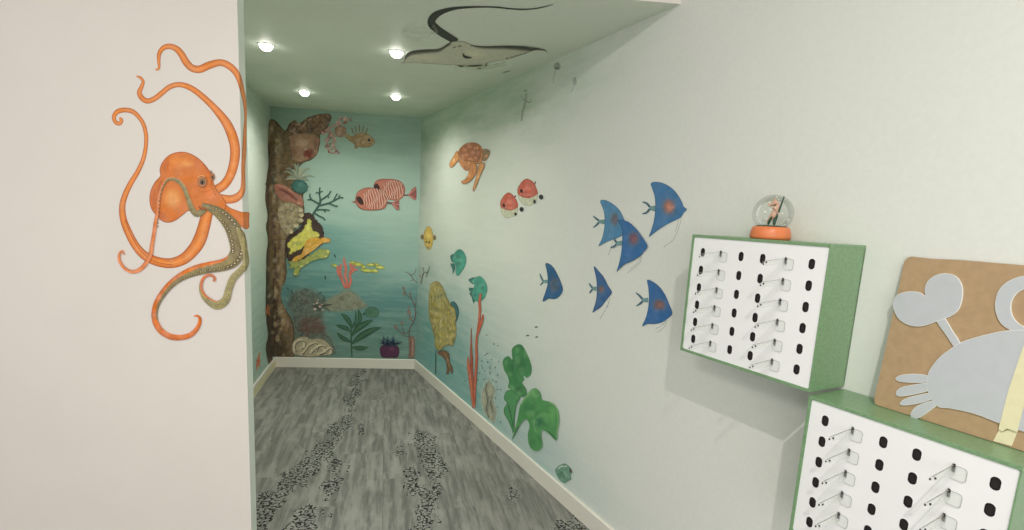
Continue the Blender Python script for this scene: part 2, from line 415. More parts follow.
LDIR = (BL-LE).normalized(); LPER = Vector((LDIR.y, -LDIR.x, 0))
def carpet():
    t = NT('grey_plank_carpet'); p0 = t.pos()
    X, Y = t.dot(p0, tuple(LPER)), t.dot(p0, tuple(LDIR))          # planks run along the left alcove wall
    cm = t.n('ShaderNodeCombineXYZ'); t.put(cm.inputs[0], X); t.put(cm.inputs[1], Y); p = cm.outputs[0]
    ci = t.math('FLOOR', t.math('DIVIDE', X, 0.25))
    stag = t.math('MULTIPLY', t.math('FRACT', t.math('MULTIPLY', ci, 0.37)), 1.0)
    ri = t.math('FLOOR', t.math('ADD', Y, stag))
    cmb = t.n('ShaderNodeCombineXYZ'); t.put(cmb.inputs[0], ci); t.put(cmb.inputs[1], ri)
    wn = t.n('ShaderNodeTexWhiteNoise', noise_dimensions='3D'); t.put(wn.inputs[0], cmb.outputs[0]); rnd = wn.outputs[0]
    off = t.n('ShaderNodeVectorMath', operation='MULTIPLY_ADD'); t.put(off.inputs[0], cmb.outputs[0]); off.inputs[1].default_value = (3.7, 1.9, 0); t.put(off.inputs[2], p)
    v = off.outputs[0]
    st = t.noise(t.mapv(v, (14, 1.1, 1)), 2.0, 5, 0.62, 0.15)
    cloud = t.noise(t.mapv(v, (5.0, 1.3, 1)), 2.2, 5, 0.65, 0.15)
    scr = t.noise(t.mapv(p, (34, 5, 1)), 3.0, 3, 0.7, 0.3)
    base = t.mix(t.ss(st, 0.36, 0.64), lin((108, 109, 104)), lin((140, 142, 135)))
    base = t.mix(t.ss(cloud, 0.45, 0.65, 0, 0.65), base, lin((160, 162, 153)))
    base = t.mix(t.ss(scr, 0.62, 0.72, 0, 0.55), base, lin((70, 70, 68)))
    base = t.mix(t.math('MULTIPLY', rnd, 0.22), base, lin((112, 110, 102)))
    vo = t.n('ShaderNodeTexVoronoi', feature='DISTANCE_TO_EDGE'); t.put(vo.inputs['Vector'], t.mapv(p, (1, 1.0, 1))); vo.inputs['Scale'].default_value = 40
    vo.inputs['Randomness'].default_value = 0.9
    brk = t.noise(p, 60, 2, 0.6)
    line = t.math('LESS_THAN', vo.outputs[0], t.ss(brk, 0.38, 0.60, -0.01, 0.17))
    wob = t.math('MULTIPLY_ADD', t.noise(t.mapv(p, (5, 2.2, 1)), 2.2, 4, 0.65), 0.62, -0.31)
    best = None
    for (x0, y0, x1, y1, w) in PATCH:
        a_ = floor_pt(x0, y0); b_ = floor_pt(x1, y1); A_ = (a_.dot(LPER), a_.dot(LDIR)); B_ = (b_.dot(LPER), b_.dot(LDIR))
        dx, dy = B_[0]-A_[0], B_[1]-A_[1]; q = dx*dx+dy*dy
        u = t.math('MULTIPLY_ADD', X, dx/q, -(A_[0]*dx)/q); u = t.math('ADD', u, t.math('MULTIPLY_ADD', Y, dy/q, -(A_[1]*dy)/q), clamp=True)
        ex = t.math('SUBTRACT', t.math('SUBTRACT', X, A_[0]), t.math('MULTIPLY', u, dx)); ey = t.math('SUBTRACT', t.math('SUBTRACT', Y, A_[1]), t.math('MULTIPLY', u, dy))
        d_ = t.math('SUBTRACT', t.math('SQRT', t.math('ADD', t.math('MULTIPLY', ex, ex), t.math('MULTIPLY', ey, ey))), w)
        best = d_ if best is None else t.math('MINIMUM', best, d_)
    inp = t.math('LESS_THAN', t.math('ADD', best, t.math('MULTIPLY', wob, 0.55)), 0.0)
    far = t.math('MULTIPLY', t.math('GREATER_THAN', t.noise(t.mapv(p, (4.6, 1.15, 1), (0.35, 5.2, 0)), 1.05, 4, 0.62), 0.66), 1.0)
    pm = t.math('MAXIMUM', inp, far)
    c = t.mix(t.math('MULTIPLY', pm, 0.35), base, lin((158, 161, 154)))
    c = t.mix(t.math('MULTIPLY', t.math('MULTIPLY', pm, line), 0.93), c, lin((26, 27, 27)))
    fx = t.math('ABSOLUTE', t.math('SUBTRACT', t.math('FRACT', t.math('DIVIDE', X, 0.25)), 0.5))
    c = t.mix(t.math('MULTIPLY', t.math('GREATER_THAN', fx, 0.49), 0.22), c, lin((70, 70, 68)))
    b = t.bsdf(c, 0.95)
    t.put(b.inputs['Normal'], t.bump(t.noise(p, 260, 2, 0.7), 0.35, 0.003))
    b.inputs['Specular IOR Level'].default_value = 0.1
    return t.end(b.outputs[0])
def floor_pt(x, y): return hit(x, y, Vector((0, 0, 1)), 0.0)
PATCH = [(240, 535, 262, 500, 0.10), (262, 505, 318, 458, 0.07), (318, 455, 346, 418, 0.055), (348, 410, 362, 372, 0.035), (288, 540, 312, 512, 0.075), (328, 500, 336, 462, 0.03),
         (422, 436, 436, 470, 0.085), (416, 470, 420, 492, 0.05), (436, 490, 420, 535, 0.055), (548, 545, 590, 528, 0.12), (512, 490, 514, 500, 0.02), (396, 462, 398, 445, 0.012), (360, 440, 362, 425, 0.01), (480, 560, 560, 590, 0.15), (300, 575, 420, 570, 0.14)]
M_CARPET = carpet()

quad('floor', [(-4.5, -3.2, 0), (3.4, -3.2, 0), (3.4, 6, 0), (-4.5, 6, 0)], M_CARPET, Vector((0, 0, -0.1)))
rc = RW(5.37, 0); s_open = (YF-RN.y*RD)/RT.y
# right wall
quad('wall_right', [RW(-4.4, 0), RW(5.5, 0), RW(5.5, ROOMTOP), RW(-4.4, ROOMTOP)], M_RIGHT, RN*0.1)
bdir = (BR-BL).normalized(); bn = Vector((-bdir.y, bdir.x, 0))
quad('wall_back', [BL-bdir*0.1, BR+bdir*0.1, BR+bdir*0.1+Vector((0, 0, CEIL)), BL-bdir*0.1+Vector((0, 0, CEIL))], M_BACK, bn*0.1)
ldir = (BL-LE).normalized(); ln = -P_LEFT[0]
quad('wall_left', [LE, BL, BL+Vector((0, 0, CEIL)), LE+Vector((0, 0, CEIL))], M_LEFTW, ln*0.1)
# alcove ceiling slab
bm = bmesh.new(); prism(bm, [Vector((-2.3, YF+THK, CEIL)), Vector((0.9, YF+THK, CEIL)), Vector((0.9, 5.6, CEIL)), Vector((-2.3, 5.6, CEIL))], Vector((0, 0, 0.1)))
struct('ceiling_alcove', bm, M_CEIL)
# partition that carries the octopus, with its pale green edge
bm = bmesh.new(); fs = prism(bm, [Vector((-4.5, YF, 0)), Vector((XE, YF, 0)), Vector((XE, YF, ROOMTOP)), Vector((-4.5, YF, ROOMTOP))], Vector((0, THK, 0)))
for f in bm.faces:
    if f.normal.x > 0.9: f.material_index = 1
struct('wall_partition', bm, [M_WALL, M_END])
# fascia above the alcove
bm = bmesh.new(); prism(bm, [Vector((XE+0.0005, YF, CEIL)), Vector((0.86, YF, CEIL)), Vector((0.86, YF, ROOMTOP)), Vector((XE+0.0005, YF, ROOMTOP))], Vector((0, THK, 0)))
for f in bm.faces:
    if f.normal.z < -0.9: f.material_index = 1
struct('wall_fascia', bm, [M_WALL, M_CEIL])
M_RC = simple('white_ceiling_paint', (232, 231, 226), 0.7)
quad('ceiling', [(-4.5, -3.2, ROOMTOP), (3.4, -3.2, ROOMTOP), (3.4, YF+THK, ROOMTOP), (-4.5, YF+THK, ROOMTOP)], M_RC, Vector((0, 0, 0.1)))

def baseboard(name, a, b, n, h=0.10, th=0.014, mat=M_TRIM):
    bm = bmesh.new(); n = n.normalized(); p = [a, a+n*th, a+n*th+Vector((0, 0, h-0.004)), a+n*(th-0.004)+Vector((0, 0, h)), a+Vector((0, 0, h))]
    prism(bm, p, b-a); return struct(name, bm, mat)
baseboard('baseboard_right', RW(-4.3, 0), RW(5.375, 0), -RN)
baseboard('baseboard_back', BL, BR-bdir*0.0, P_BACK[0])
baseboard('baseboard_left', LE+Vector((0, 0.01, 0)), BL, P_LEFT[0])
baseboard('baseboard_partition', Vector((XE, YF, 0)), Vector((XE, YF+THK, 0)), Vector((1, 0, 0)))
baseboard('baseboard_front', Vector((-4.4, YF, 0)), Vector((XE+0.014, YF, 0)), Vector((0, -1, 0)))
# masking tape along the left baseboard
M_TAPE = simple('yellow_masking_tape', (226, 220, 180), 0.6, 0.03, 40)
bm = bmesh.new(); n_ = P_LEFT[0]; a = LE+ldir*0.6; b = BL-ldir*0.03
prism(bm, [a+n_*0.0143+Vector((0, 0, 0.012)), a+n_*0.0148+Vector((0, 0, 0.012)), a+n_*0.0148+Vector((0, 0, 0.072)), a+n_*0.0143+Vector((0, 0, 0.072))], b-a)
tag(link('masking_tape', bm, M_TAPE), 'long strip of pale yellow masking tape stuck along the left baseboard', 'tape')

# ------------------------------------------------------------------ lights
def emit(name, col, st):
    t = NT(name); e = t.n('ShaderNodeEmission'); e.inputs[0].default_value = (*col, 1); e.inputs[1].default_value = st
    return t.end(e.outputs[0])
M_LENS = emit('lit_lamp_lens', (1, 0.97, 0.9), 14)
M_RING = simple('white_metal_ring', (230, 230, 224), 0.35)
def disc(bm, c, r, z, up=False, n=28):
    vs = [bm.verts.new((c[0]+r*math.cos(2*math.pi*i/n), c[1]+r*math.sin(2*math.pi*i/n), z)) for i in range(n)]
    bm.faces.new(vs if up else vs[::-1])
def lathe(bm, prof, c=(0, 0, 0), n=32, mi=0, rings=None):
    prev = None
    for r, z in prof:
        row = [bm.verts.new((c[0]+r*math.cos(2*math.pi*i/n), c[1]+r*math.sin(2*math.pi*i/n), c[2]+z)) for i in range(n)] if r > 1e-6 else [bm.verts.new((c[0], c[1], c[2]+z))]
        if prev:
            for i in range(n):
                a, b = prev[i % len(prev)], prev[(i+1) % len(prev)]; d_, e_ = row[i % len(row)], row[(i+1) % len(row)]
                f = [a, b, e_, d_]; g = []
                for q in f:
                    if q not in g: g.append(q)
                if len(g) > 2: bm.faces.new(g).material_index = mi
        prev = row
LB = ['lit recessed ceiling spotlight nearest the octopus wall', 'lit recessed spotlight touching the painted manta ray\'s left wing tip',
      'lit recessed spotlight above the dark painted reef top', 'lit recessed spotlight near the back wall, behind the one by the manta']
for i, (x, y) in enumerate([(266, 46), (396.5, 53), (304.5, 93), (396, 97)]):
    P = hit(x, y-1.3, *P_CEIL); r = empty('recessed_spotlight', (P.x, P.y, CEIL), LB[i], 'ceiling light', 'recessed spotlights in the alcove ceiling')
    R = 0.042
    bm = bmesh.new(); lathe(bm, [(R*0.86, 0.0), (R*0.9, -0.004), (R*1.02, -0.005), (R*1.1, 0.0)]); link('trim_ring', bm, M_RING, r, True)
    bm = bmesh.new(); lathe(bm, [(0, -0.034), (R*0.35, -0.032), (R*0.62, -0.025), (R*0.8, -0.013), (R*0.86, -0.001)]); link('glare_dome', bm, M_LENS, r, True)  # domed shape stands in for the lamp's round glare
    ld = bpy.data.lights.new('spot_beam', 'SPOT'); ld.energy = 27; ld.spot_size = math.radians(158); ld.spot_blend = 1.0; ld.shadow_soft_size = 0.04; ld.color = (1, 0.96, 0.88)
    lo = bpy.data.objects.new('spot_beam', ld); COL.objects.link(lo); lo.location = (P.x, P.y, CEIL-0.02); lo.parent = r; lo.location = (0, 0, -0.04)

def lamp(name, loc, energy, size=0.1, col=(1, 0.97, 0.92), typ='AREA', rot=(0, 0, 0), shape='DISK', sy=None):
    ld = bpy.data.lights.new(name, typ); ld.energy = energy; ld.color = col
    if typ == 'AREA':
        ld.shape = shape; ld.size = size
        if sy: ld.size_y = sy
    else: ld.shadow_soft_size = size
    o = bpy.data.objects.new(name, ld); COL.objects.link(o); o.location = loc; o.rotation_euler = rot; return o
lamp('room_downlight', (0.25, -0.38, 3.1), 40, 0.06, (1, 0.96, 0.90))
lamp('added_ceiling_fill', (-1.6, -0.6, 3.1), 46, 1.0, (1, 0.97, 0.93), shape='SQUARE')  # unseen fill light, added to brighten the front room
lamp('added_rear_fill', (-0.2, -3.0, 1.5), 55, 3.2, (1.0, 0.98, 0.97), rot=(math.radians(90), 0, 0), shape='RECTANGLE', sy=1.8)  # unseen soft fill added behind the camera, no window built
w = bpy.data.worlds.new('world'); sc.world = w; w.use_nodes = True
w.node_tree.nodes['Background'].inputs[0].default_value = (0.97, 0.98, 1.0, 1); w.node_tree.nodes['Background'].inputs[1].default_value = 0.5

# ================================================================== OCTOPUS on the partition
Z1, Z2, Z3, Z4, Z5, Z6 = (106, 36), (170, 36), (106, 140), (150, 140), (106, 240), (150, 240)
OR, ORD, ORL = (212, 112, 44), (132, 58, 26), (232, 140, 66)
OL, OLD = (140, 126, 82), (80, 70, 48)
def J(*segs):
    """join centreline pieces read off in several frames into one list in view coordinates"""
    out = []
    for org, pts in segs:
        for p in pts: out.append((org[0]+p[0]/5, org[1]+p[1]/5, p[2]/5))
    return out
root = empty('painted_octopus', spot(S_FRONT, 190, 200), 'large orange octopus painted on the white partition, arms curling around its edge', 'wall painting')
T = {}
T['top'] = J((Z1, [(247, 163, 4), (255, 169, 9), (266, 158, 12), (264, 120, 17), (268, 85, 21), (290, 58, 25), (322, 52, 27), (355, 66, 31), (380, 95, 34), (400, 130, 36), (430, 160, 36), (470, 166, 38)]),
             (Z2, [(195, 147, 38), (250, 133, 34), (290, 146, 34), (325, 176, 32), (345, 215, 27), (360, 270, 21), (372, 330, 17), (377, 385, 13), (376, 430, 12), (374, 480, 17)]),
             (Z4, [(470, 60, 20), (466, 130, 19), (466, 200, 19), (462, 250, 26), (438, 285, 40), (400, 297, 42), (350, 292, 44)]))
T['second'] = J((Z1, [(152, 201, 6), (172, 208, 13), (186, 228, 15), (178, 255, 20), (167, 283, 24), (180, 310, 26), (207, 325, 26), (242, 314, 26), (280, 285, 26), (320, 254, 26), (368, 243, 26), (420, 258, 28), (470, 292, 30)]),
                (Z2, [(210, 347, 33), (250, 392, 40), (282, 435, 46), (305, 482, 50)]),
                (Z4, [(420, 10, 50), (426, 60, 50), (419, 120, 48), (400, 180, 46), (368, 226, 46), (325, 252, 46)]))
T['left'] = J((Z1, [(68, 408, 10), (78, 422, 18), (68, 438, 20), (48, 430, 20), (40, 404, 20), (58, 378, 24), (95, 370, 24), (132, 377, 23), (162, 402, 21), (187, 440, 20), (200, 490, 20)]),
              (Z3, [(201, 10, 20), (197, 50, 20), (185, 100, 22), (158, 160, 24), (122, 220, 27), (95, 278, 29), (82, 330, 31), (86, 390, 34), (107, 450, 38)]),
              (Z5, [(146, 25, 40), (192, 76, 44), (250, 105, 46), (320, 116, 50), (388, 95, 56), (438, 48, 62)]),
              (Z4, [(248, 500, 66), (268, 440, 62), (282, 385, 58), (296, 345, 50)]))
for k in ('top', 'second', 'left'):
    a = Art(S_FRONT, (0, 0), 1, layer=1); a.rib(T[k], OR, ORD, inner=ORL, n=5)
    if k == 'left':   # slim inner crease
        a.rib([(p[0]+0.3*p[2], p[1]+0.18*p[2], 0.8) for p in T[k][18:24]], (190, 92, 36))
    a.build('tentacle', M_SM, root)
# stub reaching the corner
a = Art(S_FRONT, Z4, 5, layer=2)
a.blob([(370, 318), (400, 338), (430, 350), (462, 360), (494, 362), (495, 385), (494, 410), (494, 438), (476, 445), (450, 428), (410, 400), (370, 370)], OR, ORD, rw=0.7, n=3)
a.build('tentacle', M_SM, root)
# head
a = Art(S_FRONT, Z4, 5, layer=3)
a.blob([(52, 180), (49, 150), (60, 115), (90, 80), (130, 62), (175, 60), (220, 76), (262, 108), (295, 148), (312, 180), (322, 222), (345, 262), (372, 295), (382, 325), (372, 350), (335, 348), (300, 345), (278, 352), (262, 372), (236, 375), (214, 356), (190, 355), (165, 375), (132, 400), (95, 413), (60, 405), (33, 378), (8, 345), (-2, 300), (5, 250), (27, 208)], OR, ORD, rw=0.9)
a.ell(150, 110, 80, 40, ORL, soft=7, alpha=0.7); a.ell(115, 290, 60, 70, (245, 158, 85), soft=9, alpha=0.75)
a.ell(190, 120, 42, 20, (232, 160, 80), soft=3.6, alpha=0.5)
a.ell(300, 265, 30, 50, (240, 128, 62), soft=5, alpha=0.6, rot=-0.4); a.ell(230, 235, 40, 16, (205, 98, 36), soft=3, alpha=0.6)
a.rib([(262, 110), (290, 150), (305, 195), (312, 240), (330, 275)], (178, 84, 32), w=6, soft=True)
a.rib([(60, 205), (45, 240), (50, 300)], (190, 90, 34), w=14, soft=True)
a.ell(50, 380, 40, 30, (190, 88, 34), soft=4, alpha=0.7); a.ell(20, 300, 26, 80, (192, 90, 34), soft=4, alpha=0.7)
a.ell(80, 130, 30, 50, (198, 96, 38), soft=4, alpha=0.6); a.ell(150, 395, 60, 16, (196, 94, 38), soft=3, alpha=0.6); a.ell(430, 395, 50, 26, (232, 132, 66), soft=4, alpha=0.5)
a.rib([(225, 90), (265, 125), (292, 165)], (200, 98, 40), w=16, soft=True, alpha=0.6); a.rib([(240, 250), (270, 262), (300, 250)], (196, 94, 40), w=9, soft=True, alpha=0.7)
for q in range(26):
    a.ell(random.uniform(70, 330), random.uniform(80, 330), random.uniform(6, 16), random.uniform(5, 12), random.choice([(234, 142, 68), (204, 98, 38), (226, 120, 52)]), soft=1.6, alpha=0.45)
a.rib([(255, 330), (265, 345), (280, 340), (292, 350)], (170, 70, 30), w=7)
a.build('head', M_SM, root)
for (x, y, rx, ry) in ((265, 208, 23, 30), (316, 184, 11, 19)):
    e = Art(S_FRONT, Z4, 5, layer=14)
    e.ell(x, y, rx, ry, (186, 118, 70), (120, 70, 40), rw=0.8); e.ell(x+1, y+1, rx*0.62, ry*0.55, (134, 106, 76), (80, 60, 45), rw=0.7); e.ell(x, y+4, rx*0.3, ry*0.3, (40, 32, 28))
    if rx > 15: e.rib([(x-22, y-18), (x-6, y-30), (x+14, y-26)], (225, 150, 90), w=5)
    else: e.rib([(x-10, y-16), (x-4, y-26), (x-12, y-30)], (120, 80, 50), w=4); 
    e.build('eye', M_SM, root)
def suckers(a, pts, off, r, col=(95, 85, 60), c2=(205, 180, 140)):
    for i, p in enumerate(pts):
        b = pts[min(i+1, len(pts)-1)]; c = pts[max(i-1, 0)]; tx, ty = b[0]-c[0], b[1]-c[1]; L = math.hypot(tx, ty) or 1
        x, y = p[0]-ty/L*off*p[2], p[1]+tx/L*off*p[2]
        lay = a.layer; a.ell(x, y, r*p[2], r*p[2]*0.8, col); a.ell(x, y, r*p[2]*0.45, r*p[2]*0.4, c2); a.layer = lay
    a.layer += 2
# thin arm across the head
t4 = J((Z4, [(275, 345, 30), (240, 370, 30), (212, 345, 28), (195, 295, 24), (175, 240, 24), (145, 205, 22), (110, 192, 20), (80, 205, 18), (62, 240, 17), (48, 290, 15), (42, 350, 15), (30, 410, 17), (22, 470, 18)]),
       (Z5, [(232, 30, 20), (226, 70, 21), (206, 110, 21), (175, 145, 20), (135, 158, 18), (97, 141, 16), (72, 105, 15), (70, 72, 13), (84, 55, 11), (95, 72, 8)]))
a = Art(S_FRONT, (0, 0), 1, layer=12)
a.rib(t4, (146, 134, 88), n=5, side=(226, 128, 70), frac=[0, 0, 0, .1, .15, .2, .3, .45, .7, .9]+[1]*(len(t4)-10))
pts = catmull(t4[1:9], False, 2); suckers(a, pts, -0.2, 0.17)
for x, y in ((62, 252), (57, 270), (53, 288), (51, 306), (50, 324), (49, 342), (48, 360), (46, 378), (43, 396), (42, 414), (41, 432)): a.ell(150+x/5, 140+y/5, 0.8, 0.95, (150, 104, 66)); a.layer -= 1
a.up()
a.build('tentacle', M_MD, root)
# big sucker arm sweeping down
t5 = J((Z4, [(262, 322, 18), (300, 338, 34), (345, 362, 52), (385, 398, 66), (420, 448, 78)]),
       (Z6, [(440, 20, 78), (440, 62, 76), (415, 102, 70), (368, 124, 60), (300, 136, 56), (230, 152, 52), (160, 182, 42), (102, 226, 36), (58, 280, 34), (32, 332, 31), (26, 390, 30), (50, 445, 30), (100, 480, 29), (160, 486, 26), (210, 470, 24), (243, 432, 20), (253, 396, 15), (240, 378, 10), (222, 380, 5)]))
a = Art(S_FRONT, (0, 0), 1, layer=13)
a.rib(t5, (138, 124, 78), n=5, side=(222, 114, 50), frac=[0, 0, 0, 0, 0, 0, 0, .06, .22, .34, .4, .46, .5, .58, .7, .85, 1, 1, 1, 1, 1, 1, 1, 1])
pts = catmull(t5[1:15], False, 3); suckers(a, pts, -0.26, 0.15, (78, 68, 46), (200, 180, 138))
pts = catmull(t5[1:7], False, 3); suckers(a, pts, 0.30, 0.12, (78, 68, 46))
for q in range(60):
    p = random.choice(catmull(t5[1:12], False, 3)); a.ell(p[0]+random.uniform(-.4, .4)*p[2], p[1]+random.uniform(-.4, .4)*p[2]*0.6, random.uniform(1, 2.6), random.uniform(.8, 2), random.choice([(104, 92, 58), (168, 152, 104), (118, 104, 66)]), soft=0.8, alpha=0.5)
a.rib([(p[0]+p[2]*0.12, p[1]-p[2]*0.05, p[2]*0.3) for p in t5[2:7]], (105, 92, 64), soft=True, alpha=0.7)
a.build('tentacle', M_MD, root)
t6 = J((Z4, [(440, 440, 20), (455, 480, 22)]), (Z6, [(462, 10, 20), (474, 60, 19), (478, 112, 22), (455, 152, 32), (418, 192, 36), (397, 245, 36), (380, 300, 40), (338, 325, 42), (292, 300, 32), (264, 265, 22), (258, 222, 16), (274, 186, 14), (304, 174, 13), (326, 188, 12), (322, 206, 13)]))
a = Art(S_FRONT, (0, 0), 1, layer=16)
a.rib(t6, (158, 146, 94), n=5, side=(212, 116, 72), frac=[0]*9+[.1, .25, .5, .8]+[1]*(len(t6)-13))
suckers(a, catmull(t6[1:11], False, 2), 0.0, 0.22, (120, 108, 70), (186, 174, 122))
a.build('tentacle', M_MD, root)

# ================================================================== BACK WALL reef
B1, B2, B3, B4, B5, B6 = (260, 105), (330, 160), (260, 180), (260, 262), (330, 262), (275, 210)
def conv(org, pts, k=5.0): return [(org[0]+p[0]/k, org[1]+p[1]/k) for p in pts]
rr = empty('painted_reef', spot(S_BACK, 285, 240), 'tall brown rock reef painted up the left edge of the back wall', 'wall painting')
a = Art(S_BACK, (0, 0), 1, layer=4)
outline = (conv(B1, [(45, 90), (60, 70), (90, 88), (125, 128), (145, 95), (172, 76), (200, 92), (240, 62), (290, 48), (345, 45), (358, 62), (345, 98), (328, 128), (300, 150), (302, 190), (285, 245), (262, 272), (215, 292), (192, 318), (192, 360), (212, 410), (218, 470)]) +
           conv(B3, [(222, 140), (222, 200), (190, 235), (160, 262), (135, 300), (130, 390), (135, 440)]) +
           conv(B4, [(128, 90), (108, 140), (108, 185), (130, 240), (165, 295), (172, 370), (165, 420), (172, 474), (110, 474), (60, 474)]) +
           [(274, 361), (270, 367)] + conv(B4, [(28, 440), (40, 360), (32, 300), (28, 180), (30, 60)]) +
           conv(B3, [(30, 380), (38, 300), (28, 240), (38, 180), (26, 100), (30, 20)]) + conv(B1, [(28, 400), (36, 340), (42, 300), (38, 200)]))
a.blob(outline, (108, 88, 60), (44, 36, 28), rw=1.3, n=3, jag=0.3)
a.rib([(268.5, 130, 5), (268, 190, 4), (267.5, 240, 4), (268, 300, 6), (270, 355, 12)], (40, 34, 28), soft=True, alpha=0.8)
a.rib([(279, 140, 9), (278, 170, 8), (283, 230, 7), (281, 280, 6), (284, 320, 8)], (150, 130, 95), soft=True, alpha=0.55)
a.rib([(273, 175, 8), (275, 195, 6)], (70, 85, 72), soft=True, alpha=0.8)
a.rib([(272, 290, 10), (276, 330, 14), (280, 352, 24)], (62, 50, 36), soft=True, alpha=0.85)
a.ell(278, 320, 5, 4, (26, 22, 20), soft=2); a.ell(287, 325, 3, 9, (150, 120, 90), soft=2, alpha=0.6)
a.rib([(275, 240, 2), (274, 290, 2), (272, 330, 2)], (50, 42, 32), soft=True)
for q in range(150):
    y = random.uniform(128, 356); x = random.uniform(268, 280 if y < 160 else 284 if y > 290 else 281)
    a.ell(x, y, random.uniform(1.0, 3.2), random.uniform(1.5, 5.5), random.choice([(150, 132, 98), (66, 54, 40), (128, 108, 78), (84, 70, 50), (168, 150, 116), (96, 70, 52)]), soft=1.2, alpha=0.6, rot=random.uniform(-.4, .4))
a.build('rock_face', M_RK, rr)
a = Art(S_BACK, B1, 5, layer=16, on=(112, 96, 70))
a.blob([(150, 150), (200, 138), (260, 145), (300, 165), (300, 200), (285, 250), (250, 275), (200, 288), (160, 268), (145, 210)], (150, 112, 88), soft=2.0, base=True)
a.ell(245, 245, 36, 32, (118, 50, 38), soft=3); a.ell(212, 190, 46, 30, (186, 148, 120), soft=4, alpha=0.8); a.ell(165, 240, 24, 40, (112, 80, 58), soft=3, alpha=0.7); a.ell(280, 200, 18, 40, (104, 70, 54), soft=3, alpha=0.7)
a.ell(230, 222, 12, 8, (196, 164, 136), soft=1.2, alpha=0.8)
for q in range(30): a.ell(random.uniform(155, 295), random.uniform(145, 280), random.uniform(5, 14), random.uniform(4, 10), random.choice([(176, 136, 108), (118, 84, 64), (140, 92, 72)]), soft=1.3, alpha=0.5)
a.build('pink_sponge', M_MD, rr, label='large pinkish brown sponge')
a = Art(S_BACK, B1, 5, layer=16, on=(112, 96, 70))
a.blob([(70, 395), (100, 392), (135, 402), (160, 425), (205, 450), (220, 478), (218, 510), (185, 500), (150, 490), (110, 480), (75, 440)], (158, 100, 82), soft=1.4, base=True)
a.rib([(100, 420, 10), (140, 440, 16), (185, 475, 12)], (98, 46, 38), soft=True); a.rib([(90, 400, 8), (130, 412, 10), (170, 440, 8)], (188, 130, 108), soft=True); a.ell(195, 490, 18, 10, (186, 126, 104), soft=1.5)
a.build('pink_sponge', M_MD, rr, label='salmon pink sponge ledge')
a = Art(S_BACK, B1, 5, layer=20)
a.blob([(140, 115), (170, 80), (205, 92), (240, 64), (290, 50), (345, 46), (356, 62), (342, 98), (325, 125), (290, 135), (240, 135), (190, 145), (150, 145)], (112, 86, 66), (60, 42, 34), rw=0.6, jag=0.6)
for i in range(90):
    x = random.uniform(145, 350); y = 120-(x-150)*0.2+random.uniform(-38, 30)
    a.ell(x, y, random.uniform(5, 12), random.uniform(4, 10), random.choice([(150, 116, 92), (70, 46, 38), (176, 142, 116), (120, 72, 58), (92, 66, 52)]), soft=1.0, alpha=0.8)
a.build('knobbly_coral', M_RK, rr)
a = Art(S_BACK, B3, 5, layer=20, on=(112, 96, 70))
a.blob([(95, 122), (130, 105), (170, 112), (215, 140), (222, 165), (215, 190), (225, 205), (205, 222), (185, 240), (160, 262), (140, 282), (118, 262), (95, 220), (85, 165)], (150, 136, 104), soft=1.8, base=True)
for q in range(70): a.ell(random.uniform(90, 215), random.uniform(110, 275), random.uniform(4, 12), random.uniform(4, 10), random.choice([(184, 170, 134), (112, 98, 72), (166, 150, 114), (134, 118, 88)]), soft=0.9, alpha=0.7)
for x, y in ((208, 150), (212, 175), (208, 202), (185, 228), (160, 258)): a.ell(x, y, 13, 11, (188, 174, 138), (130, 116, 88), rw=0.5); a.layer -= 1
a.up()
a.build('cream_coral', M_RK, rr)
a = Art(S_BACK, B6, 7.571, layer=18)
a.blob([(220, 30), (270, 25), (310, 70), (345, 110), (372, 160), (368, 230), (350, 270), (300, 300), (240, 350), (215, 395), (130, 400), (95, 370), (85, 310), (80, 240), (110, 190), (170, 150), (200, 110)], (64, 48, 42), (44, 36, 34), rw=1.0, jag=0.6)
a.build('dark_hollow', M_RK, rr)

a = Art(S_BACK, B6, 7.571, layer=24)
a.blob([(95, 262), (130, 215), (165, 195), (190, 172), (215, 155), (228, 115), (240, 108), (250, 72), (268, 70), (278, 90), (276, 130), (290, 155), (330, 168), (335, 205), (290, 215), (240, 255), (200, 290), (150, 315), (120, 335), (105, 325), (120, 300)], (196, 190, 78), (150, 150, 60), rw=0.5, jag=0.55)
a.ell(180, 255, 45, 25, (150, 160, 60), soft=2.5, alpha=0.8); a.ell(150, 235, 30, 18, (216, 206, 96), soft=2, alpha=0.8); a.ell(255, 130, 12, 40, (215, 210, 110), soft=1)
a.blob([(235, 240), (280, 212), (335, 208), (345, 222), (360, 205), (400, 212), (422, 228), (410, 245), (370, 245), (345, 262), (300, 300), (250, 335), (225, 350), (180, 380), (130, 392), (150, 355), (200, 335), (218, 300)], (206, 150, 56), (170, 116, 44), rw=0.5, jag=0.5)
a.blob([(85, 395), (130, 388), (180, 385), (250, 352), (300, 320), (340, 292), (405, 302), (422, 318), (410, 340), (385, 365), (340, 370), (290, 385), (250, 405), (200, 440), (185, 480), (160, 502), (140, 480), (150, 440), (110, 440), (120, 410)], (146, 154, 76), (96, 116, 62), rw=0.5, jag=0.6)
for (x, y, u, v_, cols) in ((100, 330, 180, 330, [(214, 206, 96), (150, 150, 52), (190, 180, 70)]),):
    for q in range(60):
        X_ = random.uniform(100, 320); Y_ = random.uniform(175, 320); a.ell(X_, Y_, random.uniform(6, 18), random.uniform(5, 12), random.choice([(216, 208, 104), (150, 152, 58), (184, 176, 66), (172, 166, 70)]), soft=1.2, alpha=0.55)
for q in range(40): X_ = random.uniform(130, 400); a.ell(X_, 385-(X_-130)*0.6+random.uniform(-25, 25), random.uniform(6, 16), random.uniform(5, 10), random.choice([(222, 166, 70), (184, 128, 46), (200, 146, 60)]), soft=1.1, alpha=0.55)
